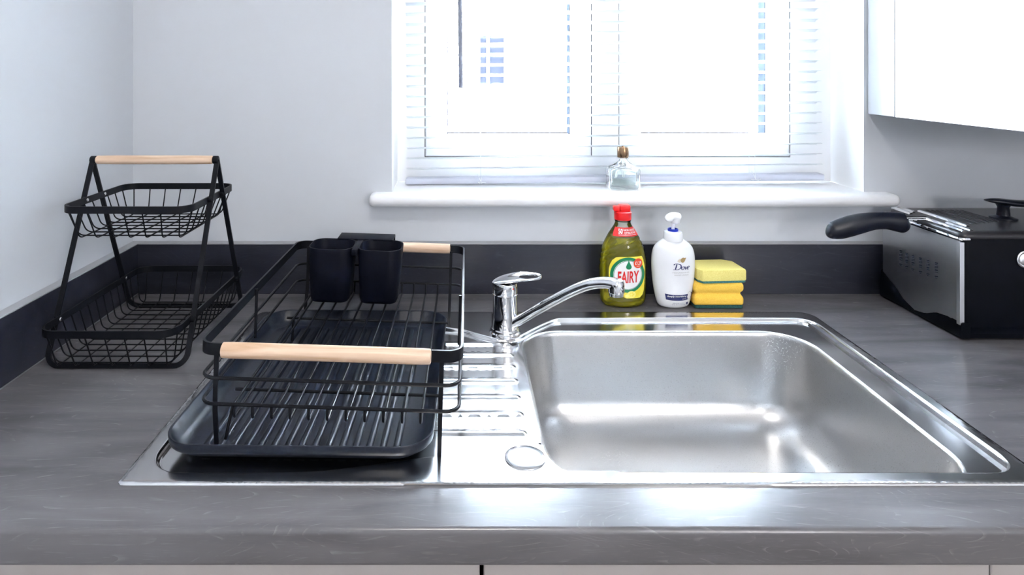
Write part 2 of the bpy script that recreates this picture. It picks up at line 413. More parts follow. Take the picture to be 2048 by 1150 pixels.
# window board (sill) with bull-nosed front edge and horns
def sill_bm():
    bm = B()
    z0, z1, yf = 0.168, 0.1915, 1.222
    r = (z1 - z0) / 2
    prof = [(GY + 0.02, z0)] + [(yf + r - r * math.sin(PI * k / 10), (z0 + z1) / 2 - r * math.cos(PI * k / 10)) for k in range(11)] + [(GY + 0.02, z1)]
    # horn part (in front of the wall), then the part inside the reveal
    xs0, xs1 = -0.177, 0.8275
    cols = []
    for x, s in [(xs0, 0.0), (xs0 + 0.0015, 0.55), (xs0 + 0.005, 0.85), (xs0 + 0.010, 1.0), (xs1 - 0.010, 1.0), (xs1 - 0.005, 0.85), (xs1 - 0.0015, 0.55), (xs1, 0.0)]:
        cols.append([bm.verts.new((x, max(min(y, WY), 0) if s >= 1 else min(WY, yf + r + (min(y, WY) - yf - r) * (s if y < yf + r else 1)), (z0 + z1) / 2 + (z - (z0 + z1) / 2) * (0.35 + 0.65 * s))) for y, z in prof])
    for A, C in zip(cols, cols[1:]):
        for j in range(len(A) - 1): bm.faces.new((A[j], A[j + 1], C[j + 1], C[j]))
        bm.faces.new((A[-1], A[0], C[0], C[-1]))
    bm.faces.new(cols[0]); bm.faces.new(cols[-1][::-1])
    box(bm, OX0, OX1, WY - 0.001, GY + 0.02, z0, z1)
    return bm
obj('window_sill', sill_bm(), M['white_gloss'], win, angle=50)

# ---------------------------------------------------------------- venetian blind
bl = thing('venetian_blind', 'white slatted venetian blind lowered over the window with its slats open', 'blind', (0.31, 1.335, 0.198), (0, -0.011, 0))
bx0, bx1 = -0.1165 - 0.31, 0.737 - 0.31
bm = B(); box(bm, bx0, bx1, -0.0135, 0.0135, 0.0, 0.0125, 0.003, 2)
obj('bottom_rail', bm, noise_mix(mat('rail_grey', (0.55, 0.58, 0.68), 0.35), (0.54, 0.57, 0.67), (0.57, 0.6, 0.7), nscale=12), bl)  # rail greyed: the shade on its room side is in the colour
def slat_mesh():
    bm = B(); prof = []
    n = 6
    for k in range(n + 1):
        u = -0.0125 + 0.025 * k / n
        prof.append((u, 0.0026 * (1 - (u / 0.0125) ** 2)))
    A = []
    for x in (bx0 + 0.003, bx1 - 0.003):
        row = [bm.verts.new((x, u, h)) for u, h in prof] + [bm.verts.new((x, u, h - 0.0004)) for u, h in prof[::-1]]
        A.append(row)
    K = len(A[0])
    for j in range(K): bm.faces.new((A[0][j], A[0][(j + 1) % K], A[1][(j + 1) % K], A[1][j]))
    bm.faces.new(A[0]); bm.faces.new(A[1][::-1])
    bmesh.ops.recalc_face_normals(bm, faces=bm.faces[:])
    me = bpy.data.meshes.new('slat'); bm.to_mesh(me); bm.free()
    me.materials.append(M['slat'])
    for p in me.polygons: p.use_smooth = True
    me.set_sharp_from_angle(angle=math.radians(40))
    return me
sm = slat_mesh()
nsl = 34
for i in range(nsl):
    o = obj('slat', sm, None, bl, loc=(0, 0, 0.030 + 0.0212 * i))
    o.rotation_euler = (math.radians(-11), 0, 0)
bm = B(); box(bm, bx0, bx1, -0.0135, 0.0135, 0.745, 0.775, 0.002, 2); obj('head_rail', bm, M['upvc'], bl)
for cx in (-0.272, 0.285):
    bm = B()
    for yy in (-0.0138, 0.0138): tube(bm, [(cx, yy, 0.006), (cx, yy, 0.75)], 0.0005, 5)
    obj('ladder_cord', bm, M['slat'], bl)
    bm = B(); random.seed(int(cx * 1000) + 900)
    pts = [Vector((cx + random.uniform(-0.013, 0.013), -0.016 - random.uniform(0, 0.003), -0.0005 + random.uniform(0, 0.006))) for _ in range(9)]
    tube(bm, fillet(pts, 0.003, 3), 0.0006, 5)
    tube(bm, [(cx, -0.0155, 0.004), (cx - 0.004, -0.016, 0.013), (cx - 0.008, -0.016, 0.022)], 0.0006, 5)
    obj('cord_knot', bm, M['slat'], bl)
bm = B(); tube(bm, [(-0.311, -0.034, 0.196), (-0.311, -0.034, 0.74)], 0.0044, 10)
obj('tilt_wand', bm, noise_mix(mat('grey_wand', (0.22, 0.24, 0.3), 0.6, spec=0.1), (0.22, 0.24, 0.3), (0.25, 0.27, 0.33), nscale=20), bl)

# ================================================================ OUTSIDE
obj('ground', box(B(), -14, 16, 1.56, 24, -T - 0.3, -T - 0.15), M['paving'], smooth=False, kind='structure')
ho = thing('neighbour_house', 'pale rendered house seen through the window, with a small grey window', 'house', (2.0, 9.0, -T - 0.15))
obj('house_wall', box(B(), -4.5, 5.5, 0, 0.3, 0, 5.2), M['render_wall'], ho, smooth=False)
bm = B(); v = [bm.verts.new(p) for p in ((-4.7, -0.3, 5.1), (5.7, -0.3, 5.1), (5.7, 3.5, 7.6), (-4.7, 3.5, 7.6), (-4.7, -0.3, 5.25), (5.7, -0.3, 5.25), (5.7, 3.5, 7.75), (-4.7, 3.5, 7.75))]
for f in ((3,2,1,0),(4,5,6,7),(0,1,5,4),(1,2,6,5),(2,3,7,6),(3,0,4,7)): bm.faces.new([v[i] for i in f])
obj('roof', bm, M['roof_tile'], ho, smooth=False)
hx0, hx1 = 35 * 9 / 1300 - 2.0, 83 * 9 / 1300 - 2.0
hz = lambda y: 0.43 - (y - 137) * 9 / 1300 + T + 0.15
bm = B(); ring_frame(bm, hx0 - 0.06, hx1 + 0.06, hz(176) - 0.06, hz(62) + 0.06, hx0, hx1, hz(175), hz(64), -0.06, 0.02)
box(bm, hx0 + 0.09, hx0 + 0.13, -0.05, 0.0, hz(175), hz(64))
wf = obj('window_frame', bm, M['upvc'], ho, smooth=False)
obj('pane', box(B(), hx0, hx1, -0.02, -0.01, hz(175), hz(64)), M['outer_window'], wf, smooth=False)
# shrub
sh = thing('garden_shrub', 'low pale shrub outside beyond the right-hand pane', 'shrub', (2.15, 5.6, -T - 0.15))
bm = B()
for k in range(7):
    a = k * 0.9; tube(bm, [(0, 0, 0), (0.1 * math.cos(a), 0.1 * math.sin(a), 0.35), (0.35 * math.cos(a), 0.25 * math.sin(a), 0.7)], 0.012, 6)
obj('stem', bm, M['bark'], sh)
bm = B(); random.seed(9)
for k in range(900):
    u = random.uniform(0, 2 * PI); w = random.uniform(-0.6, 1); r = random.uniform(0.6, 1.0)
    q = math.sqrt(1 - w * w)
    c = Vector((0.5 * r * q * math.cos(u), 0.35 * r * q * math.sin(u), 0.62 + 0.25 * r * w))
    m3 = Matrix.Rotation(random.uniform(0, 6.3), 3, Vector((random.uniform(-1, 1), random.uniform(-1, 1), random.uniform(-1, 1))).normalized())
    vs = [bm.verts.new(c + m3 @ Vector(p)) for p in ((-0.03, 0, 0), (0, -0.013, 0.004), (0.035, 0, 0), (0, 0.013, 0.004))]
    bm.faces.new(vs)
obj('foliage', bm, M['leaf'], sh, smooth=False, kind='stuff')

# ================================================================ WORKTOP, UPSTANDS, CABINETS
UF = 1.239
SX0, SX1, SY0, SY1 = -0.3564, 0.610, 0.669, 1.143      # sink outline
HX0, HX1, HY0, HY1 = -0.335, 0.585, 0.672, 1.118       # cut-out in the worktop
WF = 0.606
bm = B()
r = 0.005; th = 0.0355
# profile in (y, z), front edge rounded
def strip(x0, x1, y0, y1, front):
    if front:
        prof = [(y1, 0), (y0 + r, 0)] + [(y0 + r - r * math.sin(0.5 * PI * k / 4), -r + r * math.cos(0.5 * PI * k / 4)) for k in range(1, 5)] + \
               [(y0 + r - r * math.cos(0.5 * PI * k / 4), -th + r - r * math.sin(0.5 * PI * k / 4)) for k in range(0, 5)] + [(y1, -th)]
    else: prof = [(y1, 0), (y0, 0), (y0, -th), (y1, -th)]
    A = [[bm.verts.new((x, y, z)) for y, z in prof] for x in (x0, x1)]
    K = len(prof)
    for j in range(K): bm.faces.new((A[0][j], A[0][(j + 1) % K], A[1][(j + 1) % K], A[1][j]))
    bm.faces.new(A[0]); bm.faces.new(A[1][::-1])
strip(WX, RX, WF, HY0, True)
strip(WX, HX0, HY0, WY, False); strip(HX1, RX, HY0, WY, False); strip(HX0, HX1, HY1, WY, False)
obj('worktop', bm, M['worktop'], label='grey wood-look laminate worktop with square front edge around the sink', cat='worktop')

def upstand(name, x0, x1, y0, y1, label):
    t = thing(name, label, 'upstand', ((x0 + x1) / 2, (y0 + y1) / 2, 0))
    cx, cy = (x0 + x1) / 2, (y0 + y1) / 2
    obj('board', box(B(), x0 - cx, x1 - cx, y0 - cy, y1 - cy, 0.0002, 0.0945, 0.0004, 1), M['upstand'], t, smooth=False)
    obj('top_edging', box(B(), x0 - cx, x1 - cx, y0 - cy, y1 - cy, 0.0945, 0.0964, 0.0003, 1), M['upstand_edge'], t, smooth=False, label='pale top edge')  # light reflected along the top is put into this pale colour
upstand('upstand', WX + 0.018, RX - 0.001, UF, WY - 0.0003, 'long dark laminate upstand along the wall under the window')
upstand('upstand', WX + 0.0003, WX + 0.018, WF + 0.002, WY - 0.0003, 'dark laminate upstand along the left-hand wall beside the wire baskets')

# sealant line
obj('sealant_bead', tube(B(), [(WX + 0.0185, WF + 0.004, 0.0008), (WX + 0.0185, UF, 0.0008)], 0.0011, 6), M['seal_bead'], label='thin pale sealant line where worktop meets left-hand upstand', cat='sealant')

DY = 0.628
def base_cab(x0, x1, doors, label, zs=T - th):
    t = thing('base_cabinet', label, 'cabinet', ((x0 + x1) / 2, 0.9, -T))
    cx = (x0 + x1) / 2; z1 = T - th
    bm = B()
    box(bm, x0 - cx, x0 - cx + 0.018, DY + 0.019 - 0.9, 0.33, 0.15, zs); box(bm, x1 - cx - 0.018, x1 - cx, DY + 0.019 - 0.9, 0.33, 0.15, zs)
    box(bm, x0 - cx + 0.018, x1 - cx - 0.018, DY + 0.019 - 0.9, 0.33, 0.15, 0.168); box(bm, x0 - cx + 0.018, x1 - cx - 0.018, 0.322, 0.33, 0.168, z1)
    obj('body', bm, M['greige'], t, smooth=False)
    for (a, b) in doors:
        d = obj('door', box(B(), a - cx, b - cx, DY - 0.9, DY + 0.0185 - 0.9, 0.155, z1 - 0.004, 0.001, 1), M['greige'], t, smooth=False)
        h = tube(B(), fillet([(b - cx - 0.05, DY - 0.9, z1 - 0.08), (b - cx - 0.05, DY - 0.93, z1 - 0.08), (b - cx - 0.05, DY - 0.93, z1 - 0.24), (b - cx - 0.05, DY - 0.9, z1 - 0.24)], 0.006), 0.005, 8)
        obj('handle', h, M['brushed'], d)
    obj('plinth', box(B(), x0 - cx, x1 - cx, DY + 0.05 - 0.9, DY + 0.066 - 0.9, 0, 0.149), M['greige'], t, smooth=False)
base_cab(WX + 0.001, 0.0155, [(WX + 0.003, 0.0165)], 'greige base cabinet under the draining board, left of the wide dark gap')
base_cab(0.0205, 0.5100, [(0.0206, 0.5093)], 'greige base cabinet under the steel sink bowl', T - 0.175)
base_cab(0.5105, 1.11, [(0.5108, 1.109)], 'greige base cabinet at the right under the deep fryer', T - 0.175)
base_cab(1.1105, 2.29, [(1.1108, 1.7), (1.703, 2.289)], 'greige base cabinet furthest right of the run')
bpy.context.view_layer.update()

# wall cabinet on the right
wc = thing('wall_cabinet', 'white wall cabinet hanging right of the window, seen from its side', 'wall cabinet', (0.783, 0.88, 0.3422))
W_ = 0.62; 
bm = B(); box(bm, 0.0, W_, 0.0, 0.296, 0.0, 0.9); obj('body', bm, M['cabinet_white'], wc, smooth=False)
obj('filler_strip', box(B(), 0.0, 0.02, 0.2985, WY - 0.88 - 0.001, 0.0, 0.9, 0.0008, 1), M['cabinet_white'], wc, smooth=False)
obj('back_batten', box(B(), 0.002, W_, 0.2955, WY - 0.88 - 0.001, 0.004, 0.896), M['dark_gap'], wc, smooth=False)  # batten coloured near black so the gap before it reads as shade
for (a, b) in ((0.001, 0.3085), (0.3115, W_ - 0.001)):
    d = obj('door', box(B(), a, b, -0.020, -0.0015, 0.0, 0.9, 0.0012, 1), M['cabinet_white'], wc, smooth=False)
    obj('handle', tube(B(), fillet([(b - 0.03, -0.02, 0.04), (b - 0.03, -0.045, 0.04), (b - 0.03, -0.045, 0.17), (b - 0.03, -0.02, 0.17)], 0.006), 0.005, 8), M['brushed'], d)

# ================================================================ SINK
sink = thing('sink', 'stainless steel inset sink with ribbed draining board on the left and one deep bowl', 'sink', (0, 0, 0))
CYC, HH = 0.9010, 0.2115
bump_x = np.array([-0.20, -0.15, -0.10, -0.06, -0.0288, 0.0, 0.028, 0.045, 0.062, 0.080, 0.095, 0.112, 0.133, 0.150, 0.163, 0.2])
bump_v = np.array([0.0, 0.004, 0.018, 0.032, 0.041, 0.049, 0.070, 0.082, 0.088, 0.085, 0.073, 0.052, 0.029, 0.012, 0.002, 0.0])
def recess_outline():
    base = rrect(-0.338, 0.594, CYC - HH, CYC + HH, (0.038, 0.03, 0.03, 0.038), 10)
    pts = []
    # front edge (left to right) with its bump, then right, back, left
    xs = np.arange(-0.19, 0.17, 0.006)
    n = 11
    pts += base[:n]
    pts += [(-0.25, CYC - HH)]
    pts += [(x, CYC - HH + 0.72 * float(np.interp(x, bump_x, bump_v))) for x in xs]
    pts += [(0.3, CYC - HH), (0.45, CYC - HH)]
    pts += base[n:3 * n]
    pts += [(0.45, CYC + HH), (0.3, CYC + HH)]
    pts += [(x, CYC + HH - float(np.interp(x, bump_x, bump_v))) for x in xs[::-1]]
    pts += [(-0.25, CYC + HH)]
    pts += base[3 * n:]
    return pts
def resample(pts, step, closed=True):
    p = np.array(pts); q = np.vstack([p, p[:1]]) if closed else p
    d = np.r_[0, np.cumsum(np.linalg.norm(np.diff(q, axis=0), axis=1))]
    n = int(d[-1] / step); s = np.linspace(0, d[-1], n, endpoint=not closed)
    return np.c_[np.interp(s, d, q[:, 0]), np.interp(s, d, q[:, 1])]
def smooth_loop(p, it):
    for _ in range(it): p = 0.5 * p + 0.25 * (np.roll(p, 1, 0) + np.roll(p, -1, 0))
    return p
def sdist(P_, loop):
    """signed distance of points to a closed loop, negative inside"""
    a = loop; b = np.roll(loop, -1, 0); out = np.empty(len(P_))
    for i in range(0, len(P_), 4000):
        p = P_[i:i + 4000][:, None, :]; ab = (b - a)[None]; ap = p - a[None]
        t = np.clip((ap * ab).sum(2) / (ab ** 2).sum(2), 0, 1)[..., None]
        d = np.sqrt(((ap - ab * t) ** 2).sum(2)).min(1)
        y = p[..., 1]; x = p[..., 0]
        c = ((a[None, :, 1] > y) != (b[None, :, 1] > y)) & (x < (b - a)[None, :, 0] * (y - a[None, :, 1]) / ((b - a)[None, :, 1] + 1e-15) + a[None, :, 0])
        ins = c.sum(1) % 2 == 1
        out[i:i + 4000] = np.where(ins, -d, d)
    return out
def smoothstep(a, b, x):
    t = np.clip((x - a) / (b - a), 0, 1); return t * t * (3 - 2 * t)
RO = smooth_loop(resample(recess_outline(), 0.003), 6)
BW = dict(x0=0.0955, x1=0.5480, y0=0.672, y1=1.069)
YCL = 0.6925                    # the bowl is cut straight by the front rim
def bowl_ring(o, r, n=14):
    p = np.array(rrect(BW['x0'] + o, BW['x1'] - o, BW['y0'] + o, BW['y1'] - o, max(r, 0.02), n))
    # densify straight runs
    q = []
    for i in range(len(p)):
        a, b = p[i], p[(i + 1) % len(p)]
        q.append(a)
        if (i + 1) % (n + 1) == 0:
            for k in range(1, 16): q.append(a + (b - a) * k / 16)
    q = np.array(q); q[:, 1] = np.maximum(q[:, 1], YCL + o * 0.9)
    return q
ZR, ZD = 0.0026, -0.0030
RIBS = [0.771, 0.8125, 0.8547, 0.9016, 0.943, 0.982, 1.020]
def deck_z(p, dQ):
    z = ZR + (ZD - ZR) * smoothstep(0.0022, -0.0028, dQ)
    # draining board ribs
    for ry in RIBS:
        xe = 0.0775
        d = np.abs(p[:, 1] - ry)
        along = smoothstep(-0.300, -0.292, p[:, 0]) * (1 - smoothstep(xe - 0.006, xe, p[:, 0]))
        z = z + 0.0024 * smoothstep(0.0062, 0.0015, d) * along
    # gentle fall towards the bowl lip
    return z
outer = rrect(SX0, SX1, SY0, SY1, (0.004, 0.004, 0.026, 0.012), 8)
OUT = resample(outer, 0.006)
b0 = bowl_ring(0, 0.065)
# candidate points
gx = np.arange(SX0 + 0.004, SX1 - 0.003, 0.0045); gy = np.arange(SY0 + 0.004, SY1 - 0.003, 0.0045)
G = np.array([(x, y) for x in gx for y in gy])
extra = []
for ry in RIBS:
    for dy in (-0.0066, -0.0042, -0.0020, 0, 0.0020, 0.0042, 0.0066):
        for x in np.r_[np.arange(-0.303, 0.071, 0.012), np.arange(0.0705, 0.0795, 0.0015)]: extra.append((x, ry + dy))
E = np.array(extra)
# keep grid points off the ribs
keep = np.ones(len(G), bool)
for ry in RIBS: keep &= ~((np.abs(G[:, 1] - ry) < 0.009) & (G[:, 0] > -0.306) & (G[:, 0] < 0.082))
G = G[keep]
dQ = sdist(G, RO); G = G[np.abs(dQ) > 0.0055]
nrm = np.roll(RO, -1, 0) - np.roll(RO, 1, 0); nrm = np.c_[nrm[:, 1], -nrm[:, 0]] / np.linalg.norm(nrm, axis=1)[:, None]
CL = np.vstack([RO + nrm * k for k in (-0.0042, -0.0028, -0.0016, -0.0004, 0.0008, 0.0022, 0.0034)])
LIP = bowl_ring(-0.0045, 0.069); LIP[:, 1] = np.maximum(LIP[:, 1], YCL - 0.0022)
b0 = bowl_ring(0, 0.065)
mid = []
allp = np.vstack([G, E, CL])
dL = sdist(allp, LIP); allp = allp[dL > 0.0016]
do = sdist(allp, OUT); allp = allp[do < -0.0028]
ins = np.vstack([OUT + (np.array([(SX0 + SX1) / 2, (SY0 + SY1) / 2]) - OUT) / np.linalg.norm(np.array([(SX0 + SX1) / 2, (SY0 + SY1) / 2]) - OUT, axis=1)[:, None] * 0.0018])
V2 = np.vstack([OUT, LIP, ins, allp])
nO, nL = len(OUT), len(LIP)
edges = [(i, (i + 1) % nO) for i in range(nO)] + [(nO + i, nO + (i + 1) % nL) for i in range(nL)]
cv, ce, cf, ov, oe, of = delaunay_2d_cdt([Vector(p) for p in V2.tolist()], edges, [], 0, 1e-7)
cvn = np.array([(v[0], v[1]) for v in cv])
cen = np.array([cvn[list(f)].mean(0) for f in cf])
inb = sdist(cen, LIP) < 0
ino = sdist(cen, OUT) > 0
dq = sdist(cvn, RO); z = deck_z(cvn, dq)
doe = sdist(cvn, OUT); z = np.where(doe > -0.0005, 0.0018, z)
bm = B(); vs = [bm.verts.new((cvn[i, 0], cvn[i, 1], z[i])) for i in range(len(cvn))]
for i, f in enumerate(cf):
    if inb[i] or ino[i]: continue
    try: bm.faces.new([vs[k] for k in f])
    except ValueError: pass
# outer skirt
ring = [bm.verts.new((x, y, 0.0018)) for x, y in OUT]; ring2 = [bm.verts.new((x, y, 0.0001)) for x, y in OUT]
for i in range(nO): bm.faces.new((ring[i], ring[(i + 1) % nO], ring2[(i + 1) % nO], ring2[i]))
bmesh.ops.remove_doubles(bm, verts=bm.verts[:], dist=2e-5)
bmesh.ops.delete(bm, geom=[v for v in bm.verts if not v.link_faces], context='VERTS')
deck = obj('drainboard', bm, M['steel_deck'], sink, angle=60)
# bowl
zl = deck_z(LIP, sdist(LIP, RO))
rings = [[(LIP[i, 0], LIP[i, 1], zl[i]) for i in range(nL)]]
def zring(o, dz, r, flat=None):
    q = bowl_ring(o, r); out = []
    for i in range(nL):
        top = zl[i]; zz = top + dz if flat is None else flat
        out.append((q[i, 0], q[i, 1], zz))
    return out
rings += [zring(-0.0030, -0.0003, 0.068), zring(-0.0012, -0.0013, 0.066), zring(0.0, -0.0032, 0.065), zring(0.0006, -0.008, 0.064)]
for k in range(1, 7): rings.append(zring(0.0006 + 0.010 * k / 6, 0, 0.064, flat=-0.010 - 0.090 * k / 6))
FR = 0.048; ZB = -0.148
for k in range(1, 11):
    a = 0.5 * PI * k / 10
    rings.append(zring(0.0106 + FR * (1 - math.cos(a)), 0, 0.064 - 0.02 * k / 10, flat=-0.100 - FR * math.sin(a)))
DC = (0.215, 0.885); DR = 0.046
last = np.array(rings[-1])
for k in range(1, 9):
    t = k / 8
    ang = np.arctan2(last[:, 1] - DC[1], last[:, 0] - DC[0])
    c = np.c_[DC[0] + DR * np.cos(ang), DC[1] + DR * np.sin(ang)]
    q = last[:, :2] * (1 - t) + c * t
    zz = ZB - 0.003 * t
    rings.append([(q[i, 0], q[i, 1], zz) for i in range(nL)])
c_ = rings[-1]
rings.append([(DC[0] + (p[0] - DC[0]) * 0.95, DC[1] + (p[1] - DC[1]) * 0.95, ZB - 0.0055) for p in c_])
rings.append([(DC[0] + (p[0] - DC[0]) * 0.86, DC[1] + (p[1] - DC[1]) * 0.86, ZB - 0.010) for p in c_])
bm = B(); loft(bm, rings, False, True)
obj('bowl', bm, M['steel_bowl'], sink, angle=70)
st = obj('strainer', lathe(B(), [(0.0385, ZB - 0.0095), (0.0385, ZB - 0.002), (0.037, ZB - 0.001), (0.030, ZB - 0.004), (0.012, ZB - 0.005), (0.011, ZB + 0.001), (0.004, ZB + 0.003)], 36, DC), M['steel_deck'], sink)
# tap-hole cover disc
obj('waste_control_cover', lathe(B(), [(0.0228, ZR - 0.0004), (0.0224, ZR + 0.0012), (0.0205, ZR + 0.0022), (0.012, ZR + 0.0027), (0.001, ZR + 0.0028)], 40, (0.0687, 0.7135)), M['steel_deck'], sink, label='round domed steel cover disc')

# ================================================================ TAP
TX, TY = 0.0688, 1.050
tap = thing('mixer_tap', 'chrome single-lever mixer tap with long rising spout behind the sink', 'tap', (TX, TY, ZR))
obj('base_ring', lathe(B(), [(0.0255, 0), (0.0255, 0.004), (0.0235, 0.0055), (0.0235, 0.0085), (0.0225, 0.010)], 40), M['chrome'], tap)
obj('tap_body', lathe(B(), [(0.0218, 0.009), (0.0215, 0.030), (0.0205, 0.034), (0.0202, 0.060), (0.0205, 0.063), (0.0205, 0.0645), (0.0196, 0.0655)], 40), M['chrome'], tap)
# lever: cap on the body, with a flat loop handle on top running out to the right
bm = B()
lathe(bm, [(0.0200, 0.0658), (0.0205, 0.067), (0.0205, 0.0805), (0.0200, 0.0825), (0.017, 0.0835), (0.006, 0.0838)], 40)
lev = obj('lever', bm, M['chrome'], tap)
bm = B(); N_ = 56; V = []
def lz_(x): return 0.0815 + 0.0090 * max(0.0, min(1.0, (x + 0.0205) / 0.045)) ** 0.8
for i in range(N_):
    a = 2 * PI * i / N_
    X = 0.0195 + 0.0403 * math.cos(a); Y = 0.0200 * math.copysign(abs(math.sin(a)) ** 0.85, math.sin(a)) * (1 - 0.10 * math.cos(a))
    x = 0.0380 + 0.0155 * math.cos(a); y = 0.0115 * math.sin(a)
    m_ = lambda k: (X + (x - X) * k, Y + (y - Y) * k)
    V.append([bm.verts.new((*m_(k), lz_(m_(k)[0]) + h)) for k, h in ((0.0, 0.0010), (0.06, 0.0024), (0.16, 0.0030), (0.6, 0.0024), (0.95, 0.0014), (1.0, 0.0004), (0.96, -0.0008), (0.12, -0.0010), (0.02, 0.0))])
for i in range(N_):
    A, C = V[i], V[(i + 1) % N_]
    for j in range(9): bm.faces.new((A[j], A[(j + 1) % 9], C[(j + 1) % 9], C[j]))
obj('lever_loop', bm, M['chrome'], lev, angle=50)
obj('temperature_mark', lathe(B(), [(0.0014, 0), (0.0014, 0.0005)], 14), M['label_red'], lev, label='small red temperature dot').matrix_local = Matrix.Translation((0.0115, -0.0168, 0.0765)) @ Matrix.Rotation(math.radians(34), 4, 'Z') @ Matrix.Rotation(math.radians(90), 4, 'X')
# spout
def crom(p, n=8):
    p = [Vector(q) for q in p]; p = [2 * p[0] - p[1]] + p + [2 * p[-1] - p[-2]]; out = []
    for i in range(1, len(p) - 2):
        for k in range(n):
            t = k / n
            out.append(0.5 * ((2 * p[i]) + (-p[i - 1] + p[i + 1]) * t + (2 * p[i - 1] - 5 * p[i] + 4 * p[i + 1] - p[i + 2]) * t * t + (-p[i - 1] + 3 * p[i] - 3 * p[i + 1] + p[i + 2]) * t ** 3))
    out.append(p[-2]); return out
sp_m = [(1006, 656, 1.052), (1024, 648, 1.041), (1069, 622, 1.020), (1116, 596, 0.998), (1147, 580.5, 0.984), (1179, 568.5, 0.969), (1208, 565, 0.956), (1232, 568, 0.945), (1243, 572, 0.940)]
path = [((x - 925) * d / 1300 - TX, d - TY, 0.43 - (y - 137) * d / 1300 - ZR) for x, y, d in sp_m]
ex, ey, ez = path[-2]
ex += 0.0005
cp = crom(path, 6); nn = len(cp)
def wid(t):
    e = 1 if t < 0.93 else math.sqrt(max(0.05, 1 - ((t - 0.93) / 0.07) ** 2))
    return ((0.0088 + 0.0032 * max(0, (t - 0.5) / 0.5) ** 1.2) * e, 0.0080 * e)
prof = [(math.copysign(abs(math.cos(a)) ** 0.8, math.cos(a)), math.copysign(abs(math.sin(a)) ** 0.8, math.sin(a))) for a in [2 * PI * k / 24 for k in range(24)]]
bm = B(); sweep(bm, cp, prof, up=(0, 0, 1), scales=[wid(i / (nn - 1)) for i in range(nn)])
sp = obj('spout', bm, M['chrome'], tap, angle=60)
bm = B(); lathe(bm, [(0.0112, ez - 0.0120), (0.0116, ez - 0.0115), (0.0116, ez - 0.002), (0.0112, ez + 0.003), (0.009, ez + 0.0062), (0.004, ez + 0.0074)], 32, (ex, ey)); obj('spout_head', bm, M['chrome'], sp)
bm = B(); lathe(bm, [(0.0088, ez - 0.0172), (0.0102, ez - 0.0168), (0.0106, ez - 0.0126), (0.0102, ez - 0.0120)], 32, (ex, ey)); obj('aerator', bm, M['chrome'], sp)

# ================================================================ TWO-TIER WIRE BASKET STAND
tb = thing('tiered_basket_stand', 'black two-tier wire basket stand with wooden carrying handle in the left corner', 'basket stand', (-0.497, 1.05, 0))
def wire_basket(name, w0, l0, zt, w1, l1, zb, nx, ny, parent, cr):
    """rim bar plus U-shaped wires both ways; zt is rim bottom, zb basket floor"""
    rimp = fillet([(-w0, -l0, zt + 0.005), (w0, -l0, zt + 0.005), (w0, l0, zt + 0.005), (-w0, l0, zt + 0.005)], cr, 6, True)
    bm = B(); sweep(bm, rimp, [(-0.0013, -0.0052), (0.0013, -0.0052), (0.0013, 0.0052), (-0.0013, 0.0052)], True, up=(0, 0, 1))
    rim = obj(name, bm, M['black_metal'], parent, angle=40)
    def edge_at(v, half_v, half_u):       # how far the rim reaches where the corner is rounded
        e = half_v - abs(v)
        return half_u - (cr * 0.55 * max(0, 1 - e / cr) ** 1.6 if e < cr else 0)
    for i in range(nx):
        x = -w1 + 0.006 + (2 * w1 - 0.012) * i / (nx - 1)
        xt = x * (w0 - 0.008) / w1; yt = edge_at(xt, w0, l0)
        p = fillet([(xt, -yt + 0.001, zt + 0.001), (x, -l1, zb), (x, l1, zb), (xt, yt - 0.001, zt + 0.001)], 0.010, 5)
        obj('wire', tube(B(), p, 0.0011, 6), M['black_metal'], rim)
    for i in range(ny):
        y = -l1 + 0.008 + (2 * l1 - 0.016) * i / (ny - 1)
        yt = y * (l0 - 0.010) / l1; xt = edge_at(yt, l0, w0)
        p = fillet([(-xt + 0.001, yt, zt + 0.001), (-w1, y, zb + 0.002), (w1, y, zb + 0.002), (xt - 0.001, yt, zt + 0.001)], 0.012, 5)
        obj('wire', tube(B(), p, 0.0011, 6), M['black_metal'], rim)
    return rim
wire_basket('upper_basket', 0.0955, 0.0975, 0.2175, 0.080, 0.080, 0.177, 7, 8, tb, 0.024)
wire_basket('lower_basket', 0.0965, 0.149, 0.0560, 0.084, 0.128, 0.0075, 7, 13, tb, 0.026)
for s, cap in ((-1, 'front'), (1, 'back')):
    p = fillet([(-0.1005, 0.0, 0.2825), (-0.1005, s * 0.118, 0.004), (0.1005, s * 0.118, 0.004), (0.1005, 0.0, 0.2825)], 0.018, 7)
    bm = B(); sweep(bm, p, [(-0.0037, -0.0014), (0.0037, -0.0014), (0.0037, 0.0014), (-0.0037, 0.0014)], up=(0, 1, 0.0))
    obj('leg_frame', bm, M['black_metal'], tb, angle=40)
bm = B()
n0 = len(bm.verts); lathe(bm, [(0.0052, -0.094), (0.0068, -0.092), (0.0072, -0.06), (0.0072, 0.06), (0.0068, 0.092), (0.0052, 0.094)], 20)
xf(bm, Matrix.Translation((0, 0, 0.2825)) @ Matrix.Rotation(PI / 2, 4, 'Y'))
obj('wooden_handle', bm, M['wood'], tb, label='pale wooden handle bar')
def knob_x(parent, x, y, z, r, l, m=None, name='screw'):
    bm = B(); lathe(bm, [(r * 0.9, -l / 2), (r, -l / 2 + 0.0008), (r, l / 2 - 0.0008), (r * 0.8, l / 2)], 16)
    xf(bm, Matrix.Translation((x, y, z)) @ Matrix.Rotation(PI / 2, 4, 'Y')); obj(name, bm, m or M['black_metal'], parent)
